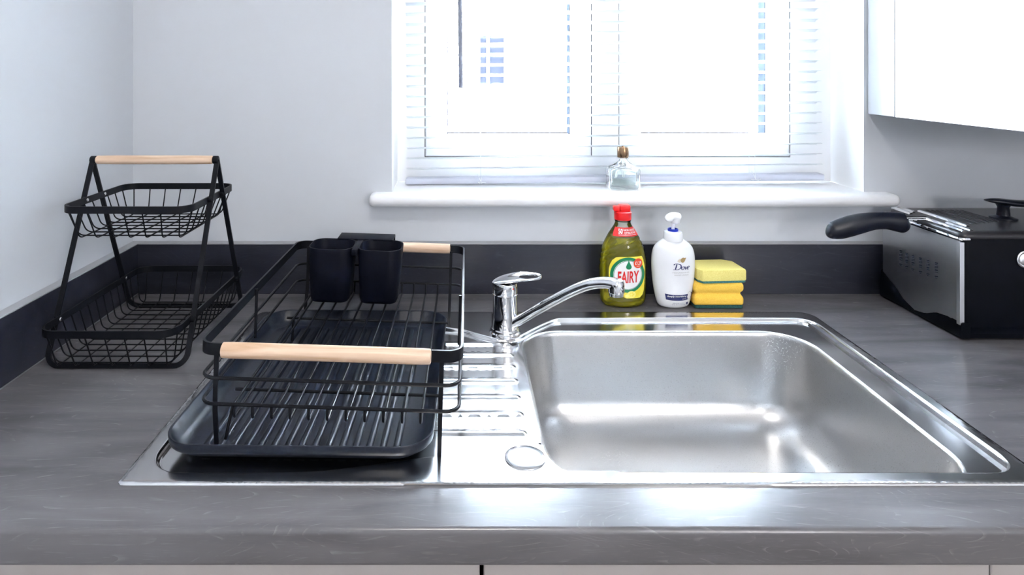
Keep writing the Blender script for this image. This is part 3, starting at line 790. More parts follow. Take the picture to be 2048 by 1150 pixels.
for s in (-1, 1):
    knob_x(tb, s * 0.0985, 0, 0.2825, 0.0065, 0.0085, name='end_cap')
    for f in (-1, 1):
        for z_ in (0.223, 0.0612):
            yy = f * 0.118 * (0.2825 - z_) / 0.2785
            knob_x(tb, s * 0.0985, yy, z_, 0.0045, 0.0085)
            if s < 0: knob_x(tb, s * 0.0940, yy, z_, 0.0028, 0.0015, M['chrome'], 'rivet')

# ================================================================ DRAINER TRAY
tr = thing('drip_tray', 'black ribbed plastic drip tray lying on the draining board under the dish rack', 'tray', (-0.178, 0.8935, ZD), (0, 0, math.radians(-1.2)))
def rr3(hx, hy, r, z, n=9): return [(x, y, z) for x, y in rrect(-hx, hx, -hy, hy, r, n)]
bm = B()
loft(bm, [rr3(0.100, 0.148, 0.02, 0.0062), rr3(0.128, 0.176, 0.022, 0.0062), rr3(0.136, 0.184, 0.028, 0.0085), rr3(0.1465, 0.1942, 0.036, 0.0165), rr3(0.1485, 0.196, 0.038, 0.0188), rr3(0.1495, 0.197, 0.039, 0.0270), rr3(0.1490, 0.1965, 0.0385, 0.0282),
          rr3(0.1475, 0.195, 0.037, 0.0282), rr3(0.1462, 0.1937, 0.036, 0.0270), rr3(0.139, 0.187, 0.031, 0.0150), rr3(0.133, 0.181, 0.026, 0.0092), rr3(0.127, 0.175, 0.021, 0.0078), rr3(0.110, 0.158, 0.016, 0.0076)])
tray = obj('tray_body', bm, M['black_plastic'], tr, angle=50)
nr = 15
for i in range(nr):
    x = -0.1075 + 0.215 * i / (nr - 1)
    bm = B()
    sweep(bm, [(x, -0.166, 0.0068), (x, -0.160, 0.0083), (x, 0.160, 0.0083), (x, 0.166, 0.0068)], [(-0.0042, -0.0012), (0.0042, -0.0012), (0.0034, 0.0012), (0.0018, 0.0026), (-0.0018, 0.0026), (-0.0034, 0.0012)], up=(0, 0, 1))
    obj('rib', bm, M['black_plastic'], tr, angle=50)
for sx in (-1, 1):
    for sy in (-1, 1):
        obj('foot', lathe(B(), [(0.006, 0.0), (0.0065, 0.001), (0.0065, 0.0064)], 12, (sx * 0.105, sy * 0.140)), M['black_plastic'], tr)

# ================================================================ DISH RACK
TILT = 0.030
RZ = math.radians(-0.4)
rk = thing('dish_rack', 'black metal wire dish rack with two pale wooden handles standing over the drip tray', 'dish rack', (-0.004, 0.710, ZD + 0.0005), (0, TILT, RZ))
RWD, RLN = 0.2885, 0.422
ZTOP = 0.1240
bm = B()
fr = fillet([(-RWD, 0, ZTOP - 0.0065), (0, 0, ZTOP - 0.0065), (0, RLN, ZTOP - 0.0065), (-RWD, RLN, ZTOP - 0.0065)], 0.017, 7, True)
sweep(bm, fr, [(-0.0014, -0.0065), (0.0014, -0.0065), (0.0014, 0.0065), (-0.0014, 0.0065)], True, up=(0, 0, 1))
obj('top_frame', bm, M['black_metal'], rk, angle=40)
def loop_at(z_, ins):
    return fillet([(-RWD + ins, ins, z_), (-ins, ins, z_), (-ins, RLN - ins, z_), (-RWD + ins, RLN - ins, z_)], 0.016, 6, True)
Z1, Z2, ZB_ = 0.0850, 0.0565, 0.0395
for z_ in (Z1, Z2):
    obj('wire_loop', tube(B(), loop_at(z_, 0.0015), 0.0021, 8, True), M['black_metal'], rk)
for x, y in ((-0.270, 0.013), (-0.022, 0.013), (-0.022, RLN - 0.016), (-0.270, RLN - 0.016)):
    bm = B()
    fy = 0.0035 if y < 0.1 else RLN - 0.0035
    sweep(bm, [(x, fy, ZTOP - 0.010), (x, fy, 0.050), (x, y, 0.0012 if x > -0.1 else 0.0)], [(-0.0024, -0.0014), (0.0024, -0.0014), (0.0024, 0.0014), (-0.0024, 0.0014)], up=(0, 1, 0))
    obj('leg', bm, M['black_metal'], rk, angle=40)
for x in (-RWD + 0.0035, -0.0035):
    for y in (0.185,):
        obj('side_post', tube(B(), [(x, y, ZTOP - 0.004), (x, y, Z2 - 0.004)], 0.0021, 8), M['black_metal'], rk)
# plate wires
NXW = 12
for i in range(NXW):
    x = -0.270 + 0.0206 * i if i else -0.262
    if i == 0:
        p = fillet([(x, 0.0035, Z2), (x, 0.008, 0.052), (x - 0.002, 0.018, 0.004)], 0.008, 4)
        p = fillet([(x + 0.003, 0.392, ZB_), (x + 0.002, 0.030, ZB_), (x - 0.002, 0.022, 0.006)], 0.008, 4)
        obj('plate_wire', tube(B(), p, 0.0018, 8), M['black_metal'], rk); continue
    p = fillet([(x, 0.0035, Z2), (x, 0.0045, ZB_), (x, 0.045, ZB_ + 0.001), (x, RLN - 0.045, ZB_ + 0.001), (x, RLN - 0.008, ZB_), (x, RLN - 0.0035, Z2)], 0.0055, 5)
    obj('plate_wire', tube(B(), p, 0.0016, 8), M['black_metal'], rk)
for y in (0.074, 0.298):
    obj('cross_wire', tube(B(), [(-0.272, y, ZB_ - 0.0025), (-0.0215, y, ZB_ - 0.0025)], 0.0019, 8), M['black_metal'], rk)
obj('inner_leg', tube(B(), fillet([(-0.262, 0.298, ZB_), (-0.262, 0.295, 0.003)], 0.004), 0.0021, 8), M['black_metal'], rk)
for (a, b, y, s) in ((-0.2625, -0.0335, 0.0, -1), (-0.247, -0.0235, RLN, 1)):
    bm = B(); L_ = (b - a) / 2
    lathe(bm, [(0.0055, -L_), (0.0080, -L_ + 0.0012), (0.0084, -L_ + 0.01), (0.0084, L_ - 0.01), (0.0080, L_ - 0.0012), (0.0055, L_)], 24)
    xf(bm, Matrix.Translation(((a + b) / 2, y + s * 0.002, ZTOP - 0.0065)) @ Matrix.Rotation(PI / 2, 4, 'Y'))
    obj('wooden_handle', bm, M['wood'], rk, label='pale wooden handle rod')

# ================================================================ CUTLERY HOLDER
ch = thing('cutlery_holder', 'black plastic double cutlery cup hooked on the back of the dish rack', 'cutlery holder', (-0.1015, 1.040, 0.0482), (0, 0.030, RZ))
CW, CD, CHH = 0.152, 0.069, 0.0885
bm = B()
# two cups, each a hollow tapered shell
for (a, b) in ((-CW, -CW + 0.0735), (-0.0715, 0.0)):
    def cr(ins, z_, r=0.021):
        t = 1 - z_ / CHH
        return [(x, y, z_) for x, y in rrect(a + ins + 0.0045 * t, b - ins - 0.0045 * t, ins + 0.004 * t, CD - ins - 0.003 * t, r, 7)]
    loft(bm, [cr(0.008, 0.0, 0.010), cr(0.0025, 0.0018, 0.014), cr(0, 0.007), cr(0, CHH - 0.001), cr(0.0004, CHH), cr(0.0018, CHH), cr(0.0022, CHH - 0.001), cr(0.0022, 0.006, 0.015), cr(0.006, 0.003, 0.012)])
obj('cups', bm, M['cup_plastic'], ch, angle=50)
# bridge between the cups and rim
bm = B(); box(bm, -0.0800, -0.0700, 0.004, CD - 0.004, CHH - 0.010, CHH - 0.0002, 0.001, 2); obj('bridge', bm, M['cup_plastic'], ch)
bm = B(); box(bm, -0.115, -0.020, CD - 0.003, CD + 0.036, CHH - 0.002, CHH + 0.001, 0.0008, 2)
box(bm, -0.115, -0.020, CD + 0.0335, CD + 0.0360, CHH - 0.020, CHH + 0.001, 0.0008, 2)
obj('hook_plate', bm, M['cup_plastic'], ch)

# ================================================================ text and decals
def text_tris(s, shear=0.0, bold=0.0):
    cu = bpy.data.curves.new('t', 'FONT'); cu.body = s; cu.size = 1.0; cu.shear = shear; cu.offset = bold; cu.resolution_u = 3
    o = bpy.data.objects.new('t', cu); COL.objects.link(o)
    dg = bpy.context.evaluated_depsgraph_get(); dg.update()
    me = o.evaluated_get(dg).to_mesh()
    vs = [(v.co.x, v.co.y) for v in me.vertices]; fs = [tuple(p.vertices) for p in me.polygons]
    o.evaluated_get(dg).to_mesh_clear()
    bpy.data.objects.remove(o); bpy.data.curves.remove(cu)
    a = np.array(vs); a = (a - a.min(0)) / (a.max(0) - a.min(0) + 1e-9)
    return a, fs
def add_text(bm, s, x0, x1, y0, y1, surf, eps, shear=0.0, bold=0.0, slant=0.0):
    a, fs = text_tris(s, shear, bold)
    vs = []
    for u, v in a:
        px = x0 + (x1 - x0) * u; py = y1 + (y0 - y1) * v - slant * (u - 0.5) * (x1 - x0)
        vs.append(bm.verts.new(surf(px, py, eps)))
    for f in fs:
        try: bm.faces.new([vs[i] for i in f])
        except ValueError: pass
def add_disc(bm, cx, cy, r0, r1, surf, eps, n=40, sy=1.0):
    rs = np.linspace(r0, r1, max(2, int((r1 - r0) / 3) + 2)); prev = None
    for r_ in rs:
        if r_ < 1e-6: cur = [bm.verts.new(surf(cx, cy, eps))] * n
        else: cur = [bm.verts.new(surf(cx + r_ * math.cos(2 * PI * k / n), cy + r_ * sy * math.sin(2 * PI * k / n), eps)) for k in range(n)]
        if prev:
            for k in range(n):
                q = [prev[k], prev[(k + 1) % n], cur[(k + 1) % n], cur[k]]
                q = [v for i, v in enumerate(q) if v not in q[:i]]
                if len(q) > 2: bm.faces.new(q)
        prev = cur
def add_rows(bm, rows, surf, eps, n=16):
    """rows of (y, x0, x1) in picture pixels from top to bottom"""
    prev = None
    for (y, x0, x1) in rows:
        cur = [bm.verts.new(surf(x0 + (x1 - x0) * k / n, y if not callable(y) else y(x0 + (x1 - x0) * k / n), eps)) for k in range(n + 1)]
        if prev:
            for k in range(n): bm.faces.new((prev[k], prev[k + 1], cur[k + 1], cur[k]))
        prev = cur
def add_poly(bm, pts, surf, eps):
    tri = tessellate_polygon([[Vector((x, y, 0)) for x, y in pts]])
    vs = [bm.verts.new(surf(x, y, eps)) for x, y in pts]
    for t in tri:
        try: bm.faces.new([vs[i] for i in t])
        except ValueError: pass
def stroke(bm, pts, surf, eps, w0, w1, ang, n=10):
    """broad-nib pen stroke along a smooth curve; width depends on direction"""
    c = crom([(x, y, 0) for x, y in pts], n); prev = None
    for i, p in enumerate(c):
        t = (c[min(i + 1, len(c) - 1)] - c[max(i - 1, 0)]).normalized()
        d = abs(math.sin(math.atan2(t.y, t.x) - ang)); w = (w0 + (w1 - w0) * d) / 2
        nx, ny = -t.y * w, t.x * w
        cur = (bm.verts.new(surf(p.x + nx, p.y + ny, eps)), bm.verts.new(surf(p.x - nx, p.y - ny, eps)))
        if prev: bm.faces.new((prev[0], prev[1], cur[1], cur[0]))
        prev = cur

class Bottle:
    """an oval-section bottle given by half widths read at picture rows"""
    def __init__(s, cxp, ybase, d, rows, ratio):
        s.c = cxp; s.k = d / 1300; s.yb = ybase
        z = [(ybase - y) * s.k for y, a in rows]; a = [a * s.k for y, a in rows]
        o = np.argsort(z); s.z = np.array(z)[o]; s.a = np.array(a)[o]; s.ratio = ratio
    def A(s, z): return float(np.interp(z, s.z, s.a))
    def Bd(s, z):
        r = s.ratio(z); return s.A(z) * r
    def surf(s, px, py, eps):
        u = (px - s.c) * s.k; z = (s.yb - py) * s.k
        a = s.A(z) + eps; b = s.Bd(z) + eps
        q = max(0.0, 1 - (u / a) ** 2)
        return (u, -b * math.sqrt(q), z)
    def ring(s, z, off=0, n=48, p=None):
        a, b = s.A(z) + off, s.Bd(z) + off
        return [(a * math.cos(2 * PI * k / n), b * math.sin(2 * PI * k / n), z) for k in range(n)]
def smooth_rows(rows, m=5):
    ys = np.array([r[0] for r in rows], float); a = np.array([r[1] for r in rows], float)
    pts = crom([(y, w, 0) for y, w in rows], m)
    return [(p.x, max(p.y, 0.5)) for p in pts]

# ---------------------------------------------------------------- washing-up liquid bottle
FD = 1.185
f_base = 609
rows = smooth_rows([(438, 14.5), (443, 15), (450, 17.5), (460, 24), (470, 30.5), (486, 38.5), (500, 43), (520, 46.5), (545, 47.2), (560, 47), (580, 45.8), (595, 45), (602, 43), (606.5, 38), (609, 31)])
rows = [(y, a) for y, a in rows]
def f_ratio(z):
    return float(np.interp(z, [0, 0.02, 0.09, 0.125, 0.155], [0.58, 0.58, 0.60, 0.74, 1.0]))
fb = Bottle(1245.5, f_base, FD, rows, f_ratio)
fx = (1245.5 - 925) * FD / 1300
fo = thing('washing_up_liquid_bottle', 'clear bottle of yellow washing-up liquid with a red cap and FAIRY label', 'bottle', (fx, FD, 0.0002))
bm = B()
zs = sorted({round((f_base - y) * fb.k, 5) for y, a in rows})
def swirl(z, th):
    """moulded sweeping grooves over the shoulder of the bottle"""
    h = 0.0
    for k in range(3):
        zc = 0.104 + 0.018 * math.cos(th + 0.5) + 0.010 * k - 0.012
        d = (z - zc) / 0.0018
        h -= 0.0016 * math.exp(-d * d)
    return h if z > 0.055 else 0
zz = list(np.arange(0.0, zs[-1], 0.0016)) + [zs[-1]]
rings = []
for z_ in zz:
    g = fb.ring(z_)
    out = []
    for k, (x, y, q) in enumerate(g):
        th = 2 * PI * k / 48; s = 1 + swirl(z_, th) / max(fb.A(z_), 0.01)
        out.append((x * s, y * s, q))
    rings.append(out)
loft(bm, rings, True, True)
shell = obj('bottle_shell', bm, M['clear_shell'], fo, angle=60)
bm = B()
zt = (f_base - 472) * fb.k
lz = list(np.arange(0.0012, zt, 0.0018)) + [zt]
loft(bm, [[(x * (1 + swirl(z_, 2 * PI * k / 48) / max(fb.A(z_), 0.01)), y * (1 + swirl(z_, 2 * PI * k / 48) / max(fb.A(z_), 0.01)), q) for k, (x, y, q) in enumerate(fb.ring(z_, -0.0011))] for z_ in lz])
obj('liquid', bm, M['liquid'], fo, angle=60, label='yellow washing-up liquid')
# cap
kz = lambda y: (f_base - y) * fb.k
bm = B(); lathe(bm, [(0.0150, kz(438.5)), (0.0153, kz(437)), (0.0155, kz(424)), (0.0140, kz(422.5)), (0.0105, kz(421.5))], 36)
cap = obj('cap', bm, M['red'], fo, label='red flip-top cap')
bm = B()
for (a, b, y0, y1, z0, z1, bv) in ((-0.0035 - 0.0005, 0.0165 - 0.001, -0.0085, 0.0085, kz(422.5), kz(409.5), 0.0022), (-0.0145, 0.000, -0.006, 0.006, kz(422), kz(412), 0.0018)):
    box(bm, a, b, y0, y1, z0, z1, bv, 3)
xf(bm, Matrix.Translation((-0.003, 0, 0)))
obj('flip_top', bm, M['red'], cap)
bm = B(); lathe(bm, [(0.0140, kz(442)), (0.0146, kz(441.5)), (0.0146, kz(440)), (0.0140, kz(439.5))], 30); obj('neck_ring', bm, M['clear_shell'], fo)
# labels: author in picture pixels
Z5 = lambda x, y: (1190 + x / 5, 400 + y / 5)
e0 = 0.0004
bm = B()
add_rows(bm, [(506.5, 1234, 1277), (508, 1226, 1279), (514, 1219, 1281.5), (522, 1215, 1283.5), (530, 1213, 1284.5), (545, 1213, 1284.5), (560, 1215, 1284), (575, 1222, 1283), (583, 1236, 1280), (588, 1246, 1274)], fb.surf, e0, 18)
lab = obj('front_label', bm, M['label_yellow'], fo, smooth=False, label='yellow front label')
bm = B(); add_disc(bm, 1249.5, 542, 28.5, 34.5, fb.surf, e0 * 2, 56); obj('label_ring', bm, M['label_green'], lab, smooth=False, label='green ring')
bm = B(); add_disc(bm, 1249.5, 542, 0, 28.7, fb.surf, e0 * 2, 56); obj('label_disc', bm, M['label_white'], lab, smooth=False, label='white disc')
bm = B(); add_disc(bm, 1249.5, 542, 27.2, 27.9, fb.surf, e0 * 2.8, 56); obj('label_line', bm, M['label_dgreen'], lab, smooth=False, label='thin green line')
bm = B(); add_text(bm, 'FAIRY', 1228.5, 1271.5, 534, 557, fb.surf, e0 * 3.6, shear=0.06, bold=0.022, slant=0.03)
obj('label_lettering', bm, M['label_red'], lab, smooth=False, label='red FAIRY lettering')
bm = B()
dr = [(1250.3 + sx * w, y) for sx in (1,) for y, w in ((512, 0.2), (516, 1.2), (520, 3.2), (524, 5.2), (526.5, 5.6), (529, 4.4), (530.5, 2.0))]
dr += [(2 * 1250.3 - x, y) for x, y in dr[::-1]]
add_poly(bm, dr, fb.surf, e0 * 3.6); obj('label_drop', bm, M['label_green'], lab, smooth=False, label='green drop')
bm = B(); add_disc(bm, 1269.3, 519.3, 0, 9.4, fb.surf, e0 * 4.4, 32); obj('price_spot', bm, M['label_orange'], lab, smooth=False, label='round red price spot')
bm = B(); add_text(bm, '£1.29', 1262.8, 1275.8, 515.5, 522, fb.surf, e0 * 5.4, bold=0.02)
add_text(bm, 'ONLY', 1266, 1273, 524, 526, fb.surf, e0 * 5.4)
obj('price_lettering', bm, M['label_white'], lab, smooth=False)
# lemon
bm = B(); add_disc(bm, 1256, 580, 0, 8.5, fb.surf, e0 * 3, 24, 0.8); add_disc(bm, 1247.5, 583, 0, 4.2, fb.surf, e0 * 3, 20, 0.8); obj('lemon_print', bm, M['label_lemon'], lab, smooth=False, label='pale lemon picture')
bm = B(); add_disc(bm, 1256, 580, 5.6, 6.2, fb.surf, e0 * 3.6, 24, 0.8)
for k in range(6):
    a = k * PI / 3; add_poly(bm, [(1256 + 1.0 * math.cos(a - 0.3), 580 + 0.8 * math.sin(a - 0.3)), (1256 + 5.2 * math.cos(a - 0.4), 580 + 4.2 * math.sin(a - 0.4)), (1256 + 5.2 * math.cos(a + 0.35), 580 + 4.2 * math.sin(a + 0.35))], fb.surf, e0 * 3.6)
obj('lemon_segments', bm, M['label_yellow'], lab, smooth=False)
# red shoulder band
bm = B(); add_rows(bm, [(451.5, 1228.5, 1264.5), (457, 1225.8, 1268.5), (463, 1223.3, 1272), (468, 1222, 1274)], fb.surf, e0 * 1.2, 16)
band = obj('shoulder_band', bm, M['label_red'], fo, smooth=False, label='red band on the shoulder')
bm = B(); add_text(bm, '50', 1232, 1240.5, 453.5, 463, fb.surf, e0 * 3, shear=0.15, bold=0.03); add_text(bm, '%', 1240.8, 1243, 453.5, 457, fb.surf, e0 * 3)
add_text(bm, 'MORE GREASE', 1244, 1265, 454.2, 458, fb.surf, e0 * 3, bold=0.01); add_text(bm, 'CUTTING POWER', 1243.5, 1267, 459.3, 463.2, fb.surf, e0 * 3, bold=0.01)
add_rows(bm, [(464.6, 1232, 1268), (465.3, 1232, 1268)], fb.surf, e0 * 3, 14)
obj('band_lettering', bm, M['label_white'], band, smooth=False)

# ---------------------------------------------------------------- hand wash pump bottle
DD = 1.178
d_base = 611.5
rows = smooth_rows([(477, 19), (480, 24), (484, 29.5), (490, 35.5), (497, 39.5), (508, 42.2), (520, 43), (535, 42.9), (555, 41.5), (570, 39.6), (585, 37), (598, 34), (606, 31), (610, 27), (611.5, 22)])
db = Bottle(1346.0, d_base, DD, rows, lambda z: 0.60)
dx = (1346.0 - 925) * DD / 1300
do_ = thing('hand_wash_bottle', 'white pump bottle of hand wash with navy Dove lettering beside the sponges', 'bottle', (dx, DD, 0.0002))
bm = B(); zz = [z for z in np.linspace(0, db.z[-1], 60)]
loft(bm, [db.ring(z_) for z_ in zz]); obj('bottle_body', bm, M['white_plastic'], do_, angle=60)
kd = lambda y: (d_base - y) * db.k
bm = B(); lathe(bm, [(0.0172, kd(480)), (0.0175, kd(476)), (0.0166, kd(465)), (0.0155, kd(463)), (0.010, kd(461.5))], 40); col = obj('collar', bm, M['white_plastic'], do_)
bm = B(); lathe(bm, [(0.0094, kd(465)), (0.0094, kd(457.5)), (0.0082, kd(456.8)), (0.0070, kd(457.4)), (0.0070, kd(463))], 30); obj('locking_ring', bm, M['blue_plastic'], do_, label='blue locking ring')
bm = B(); lathe(bm, [(0.0030, kd(463)), (0.0030, kd(440))], 16); obj('pump_stem', bm, M['white_plastic'], do_)
# pump head: rounded cap with nozzle pointing forward-left
bm = B()
hp = [(0.013, 0.002, kd(437)), (0.008, 0.0005, kd(434.5)), (0.000, -0.002, kd(432.2)), (-0.007, -0.006, kd(433)), (-0.012, -0.012, kd(435.5)), (-0.015, -0.016, kd(437.5))]
hc = crom(hp, 5)
ks = len(hc)
def hs(t): 
    e = min(1, math.sqrt(max(0.02, t * 6))) * min(1, math.sqrt(max(0.05, (1 - t) * 4)))
    return ((0.0098 - 0.0025 * t) * e, (0.0088 - 0.0035 * t) * e)
sweep(bm, hc, circ(1.0, 18), up=(0, 0, 1), scales=[hs(i / (ks - 1)) for i in range(ks)])
lathe(bm, [(0.0062, kd(447)), (0.0085, kd(445)), (0.0092, kd(437))], 24, (0.0045, 0))
obj('pump_head', bm, M['white_plastic'], do_, angle=60)
# Dove lettering and marks
Z2c = lambda x, y: (1300 + x / 5.475, 420 + y / 5.475)
e1 = 0.00035
def st2(bm, pts, a=0.6, w0=0.35, w1=1.9): stroke(bm, [Z2c(*p) for p in pts], db.surf, e1, w0 * 1.5, w1 * 1.2, a, 8)
bm = B()
st2(bm, [(248, 553), (242, 575), (232, 608)], a=0.2, w0=0.4, w1=1.8)                                     # D stem
st2(bm, [(214, 562), (228, 550), (255, 549), (283, 556), (294, 575), (284, 598), (258, 611), (232, 612), (208, 613)], a=-0.1, w0=0.45, w1=2.0)
st2(bm, [(318, 580), (305, 585), (299, 600), (308, 612), (322, 608), (330, 593), (322, 581), (314, 580)], a=-0.1, w0=0.35, w1=1.5)
st2(bm, [(331, 583), (339, 582), (343, 600), (345, 613)], a=0.2, w0=0.35, w1=1.5)
st2(bm, [(345, 613), (356, 597), (363, 580)], a=0.9, w0=0.35, w1=1.0)
st2(bm, [(364, 600), (378, 595), (388, 584), (382, 577), (370, 585), (364, 600), (370, 612), (384, 608)], a=-0.1, w0=0.35, w1=1.45)
obj('brand_lettering', bm, M['navy'], do_, smooth=False, label='navy Dove lettering')
# bird emblem
bm = B()
bird = [(286, 512), (292, 496), (306, 487), (318, 482), (328, 488), (340, 486), (352, 486), (344, 500), (338, 516), (326, 532), (308, 538), (294, 530)]
add_poly(bm, [Z2c(*p) for p in bird], db.surf, e1 * 1.6); obj('bird_emblem', bm, M['gold_ink'], do_, smooth=False, label='small gold bird emblem')
bm = B(); add_poly(bm, [Z2c(*p) for p in [(252, 524), (262, 506), (282, 494), (292, 498), (286, 515), (292, 532), (272, 534)]], db.surf, e1); obj('bird_emblem', bm, M['gold_ink_pale'], do_, smooth=False, label='pale tail of the emblem')
bm = B()
a, b = Z2c(203, 0)[0], Z2c(388, 0)[0]
add_text(bm, 'NOURISHING', a, b, Z2c(0, 638)[1], Z2c(0, 651)[1], db.surf, e1); add_text(bm, 'HAND WASH', Z2c(222, 0)[0], Z2c(380, 0)[0], Z2c(0, 665)[1], Z2c(0, 677)[1], db.surf, e1)
obj('small_lettering', bm, M['grey_ink'], do_, smooth=False)
bm = B()
y_ = lambda y: (lambda x: Z2c(0, y)[1] + 0.0030 * (x - 1350) ** 2 * -1 + 1.2)
add_rows(bm, [(y_(884), Z2c(131, 0)[0], Z2c(382, 0)[0]), (y_(915), Z2c(137, 0)[0], Z2c(373, 0)[0]), (y_(948), Z2c(143, 0)[0], Z2c(384, 0)[0])], db.surf, e1, 16)
add_rows(bm, [(y_(880), Z2c(420, 0)[0], Z2c(438, 0)[0]), (y_(915), Z2c(430, 0)[0], Z2c(436, 0)[0]), (y_(945), Z2c(418, 0)[0], Z2c(430, 0)[0])], db.surf, e1, 4)
bnd = obj('navy_band', bm, M['navy'], do_, smooth=False, label='navy band with white lettering')
bm = B(); add_text(bm, 'deeply nourishing', Z2c(152, 0)[0], Z2c(362, 0)[0], Z2c(0, 894)[1], Z2c(0, 920)[1], db.surf, e1 * 3, bold=0.012)
add_text(bm, 'serum', Z2c(315, 0)[0], Z2c(360, 0)[0], Z2c(0, 930)[1], Z2c(0, 940)[1], db.surf, e1 * 3)
obj('band_lettering', bm, M['label_white'], bnd, smooth=False)
bm = B(); add_disc(bm, Z2c(402, 0)[0], Z2c(0, 905)[1], 4.0, 4.5, db.surf, e1, 30, 1.9); obj('oval_mark', bm, M['grey_ink'], do_, smooth=False)
bm = B(); add_text(bm, 'effectively washes', Z2c(213, 0)[0], Z2c(345, 0)[0], Z2c(0, 978)[1], Z2c(0, 990)[1], db.surf, e1)
add_text(bm, 'away dirt & bacteria', Z2c(205, 0)[0], Z2c(352, 0)[0], Z2c(0, 995)[1], Z2c(0, 1007)[1], db.surf, e1)
add_rows(bm, [(Z2c(0, 976)[1], Z2c(367, 0)[0], Z2c(388, 0)[0]), (Z2c(0, 1002)[1], Z2c(367, 0)[0], Z2c(388, 0)[0])], db.surf, e1, 3)
obj('small_lettering', bm, M['navy'], do_, smooth=False)

# ================================================================ SPONGES
def sponge(name, label, x0, x1, y0, y1, z0, hs_, hf, ms, mf, groove, rot, ch=0.0):
    t = thing(name, label, 'sponge', ((x0 + x1) / 2, (y0 + y1) / 2, z0), (0, 0, rot))
    hx, hy = (x1 - x0) / 2, (y1 - y0) / 2
    rings = []; n = 22
    rnd = random.Random(name + label)
    for i in range(n + 1):
        z_ = hs_ + (hf - hs_) * i / n; t_ = i / n
        g = groove * math.exp(-((t_ - 0.5) / 0.13) ** 2)
        e = 0.0022 * (max(0, (t_ - 0.88) / 0.12) ** 2 + 0.5 * max(0, (0.08 - t_) / 0.08) ** 2)
        bul = 0.0008 * math.sin(PI * t_)
        rings.append([(x, y, z_ + ch * (1 if t_ > 0.5 else 0) * t_ * x / hx) for x, y in rrect(-hx + g + e - bul, hx - g - e + bul, -hy + g + e, hy - g - e, 0.004, 5)])
    top = rings[-1]
    rings.append([(x * 0.93, y * 0.90, z_ + 0.0006) for x, y, z_ in top])
    bm = B(); loft(bm, rings); obj('foam', bm, ms, t, angle=60)
    bm = B()
    rg = []
    for z_, ins in ((0.0, 0.0015), (0.0008, 0.0), (hs_ - 0.0004, 0.0), (hs_, 0.001)):
        rg.append([(x, y, z_ + 0.0004 * rnd.random()) for x, y in rrect(-hx + 0.0012 + ins, hx - 0.0012 - ins, -hy + ins, hy - ins, 0.004, 5)])
    loft(bm, rg); obj('scourer', bm, mf, t, label='green scouring pad', angle=60)
    return t
sx = lambda p, d: (p - 925) * d / 1300
sponge('sponge', 'orange-yellow grooved sponge scourer at the bottom of the stack', sx(1388, 1.165), sx(1487, 1.165), 1.163, 1.228, 0.0002, 0.0062, 0.0450, M['sponge_yellow'], M['scourer_dark'], 0.0045, 0.0)
# lemon sponge, chamfered outline
tp = thing('sponge', 'pale lemon-yellow sponge with teal scourer lying on top of the grooved one', 'sponge', (sx(1438, 1.175), 1.194, 0.0459), (0, 0, math.radians(4)))
hx, hy = 0.0435, 0.0325
def oct_(ins, z_):
    c = 0.010
    p = [(-hx + 0.006 + ins, -hy + ins), (hx - ins, -hy + ins), (hx - ins, hy - 0.014), (hx - 0.018, hy - ins), (-hx + ins, hy - ins), (-hx + ins, -hy + 0.012)]
    f = fillet([(x, y, z_) for x, y in p], 0.003, 3, True); return [tuple(v) for v in f]
bm = B(); loft(bm, [oct_(0.0006, 0.0042), oct_(0, 0.006), oct_(0, 0.0205), oct_(0.0008, 0.0232), oct_(0.003, 0.0242)])
obj('foam', bm, M['sponge_lime'], tp, angle=45)
bm = B(); loft(bm, [oct_(0.002, 0.0), oct_(0.0010, 0.0006), oct_(0.0010, 0.0038), oct_(0.002, 0.0042)]); obj('scourer', bm, M['scourer_teal'], tp, angle=45, label='teal scouring pad')

# ================================================================ REED DIFFUSER BOTTLE ON THE SILL
PD = 1.290
px_ = (1246 - 925) * PD / 1300
pf = thing('perfume_bottle', 'small clear glass scent bottle with a bronze cap standing on the window sill', 'bottle', (px_, PD, 0.1917))
kp = PD / 1300
kq = lambda y: (382 - y) * kp
def pr(w, z_, rr_=0.30):
    return [(x, y, z_) for x, y in rrect(-w, w, -w * 0.62, w * 0.62, w * rr_, 7)]
bm = B()
loft(bm, [pr(0.0290, 0.0), pr(0.0308, 0.0012), pr(0.0315, 0.004), pr(0.0315, kq(344)), pr(0.0305, kq(340)), pr(0.026, kq(337.5), 0.4), pr(0.016, kq(332), 0.8), pr(0.0085, kq(326), 0.99), pr(0.0068, kq(322), 0.99), pr(0.0068, kq(317), 0.99)])
# inner cavity
def flip(bm, rings):
    n0 = len(bm.faces); loft(bm, rings)
flip(bm, [pr(0.0062, kq(319), 0.99), pr(0.0062, kq(324), 0.99), pr(0.014, kq(334), 0.8), pr(0.024, kq(340), 0.4), pr(0.0280, kq(344)), pr(0.0285, kq(370)), pr(0.0270, kq(373))])
obj('glass_body', bm, M['glass'], pf, angle=50)
bm = B(); lathe(bm, [(0.0125, kq(320.5)), (0.0128, kq(320)), (0.0128, kq(319)), (0.0118, kq(318.6))], 32); obj('collar_ring', bm, M['chrome'], pf)
bm = B(); lathe(bm, [(0.0112, kq(318.5)), (0.0114, kq(318)), (0.0114, kq(299.5)), (0.0108, kq(298.5)), (0.0030, kq(298.4)), (0.0028, kq(296.5)), (0.0006, kq(296.3))], 36)
obj('cap', bm, M['copper_cap'], pf, label='bronze metal cap')
for k, (x0, x1) in enumerate(((-0.003, -0.0155), (-0.0012, -0.0095), (0.0012, 0.0065), (0.003, 0.0125))):
    obj('reed', tube(B(), [(x0, 0.001 * (k - 1.5), kq(328)), (x1, 0.004 * (k - 1.5), kq(362))], 0.0013, 8), M['white_tube'], pf)

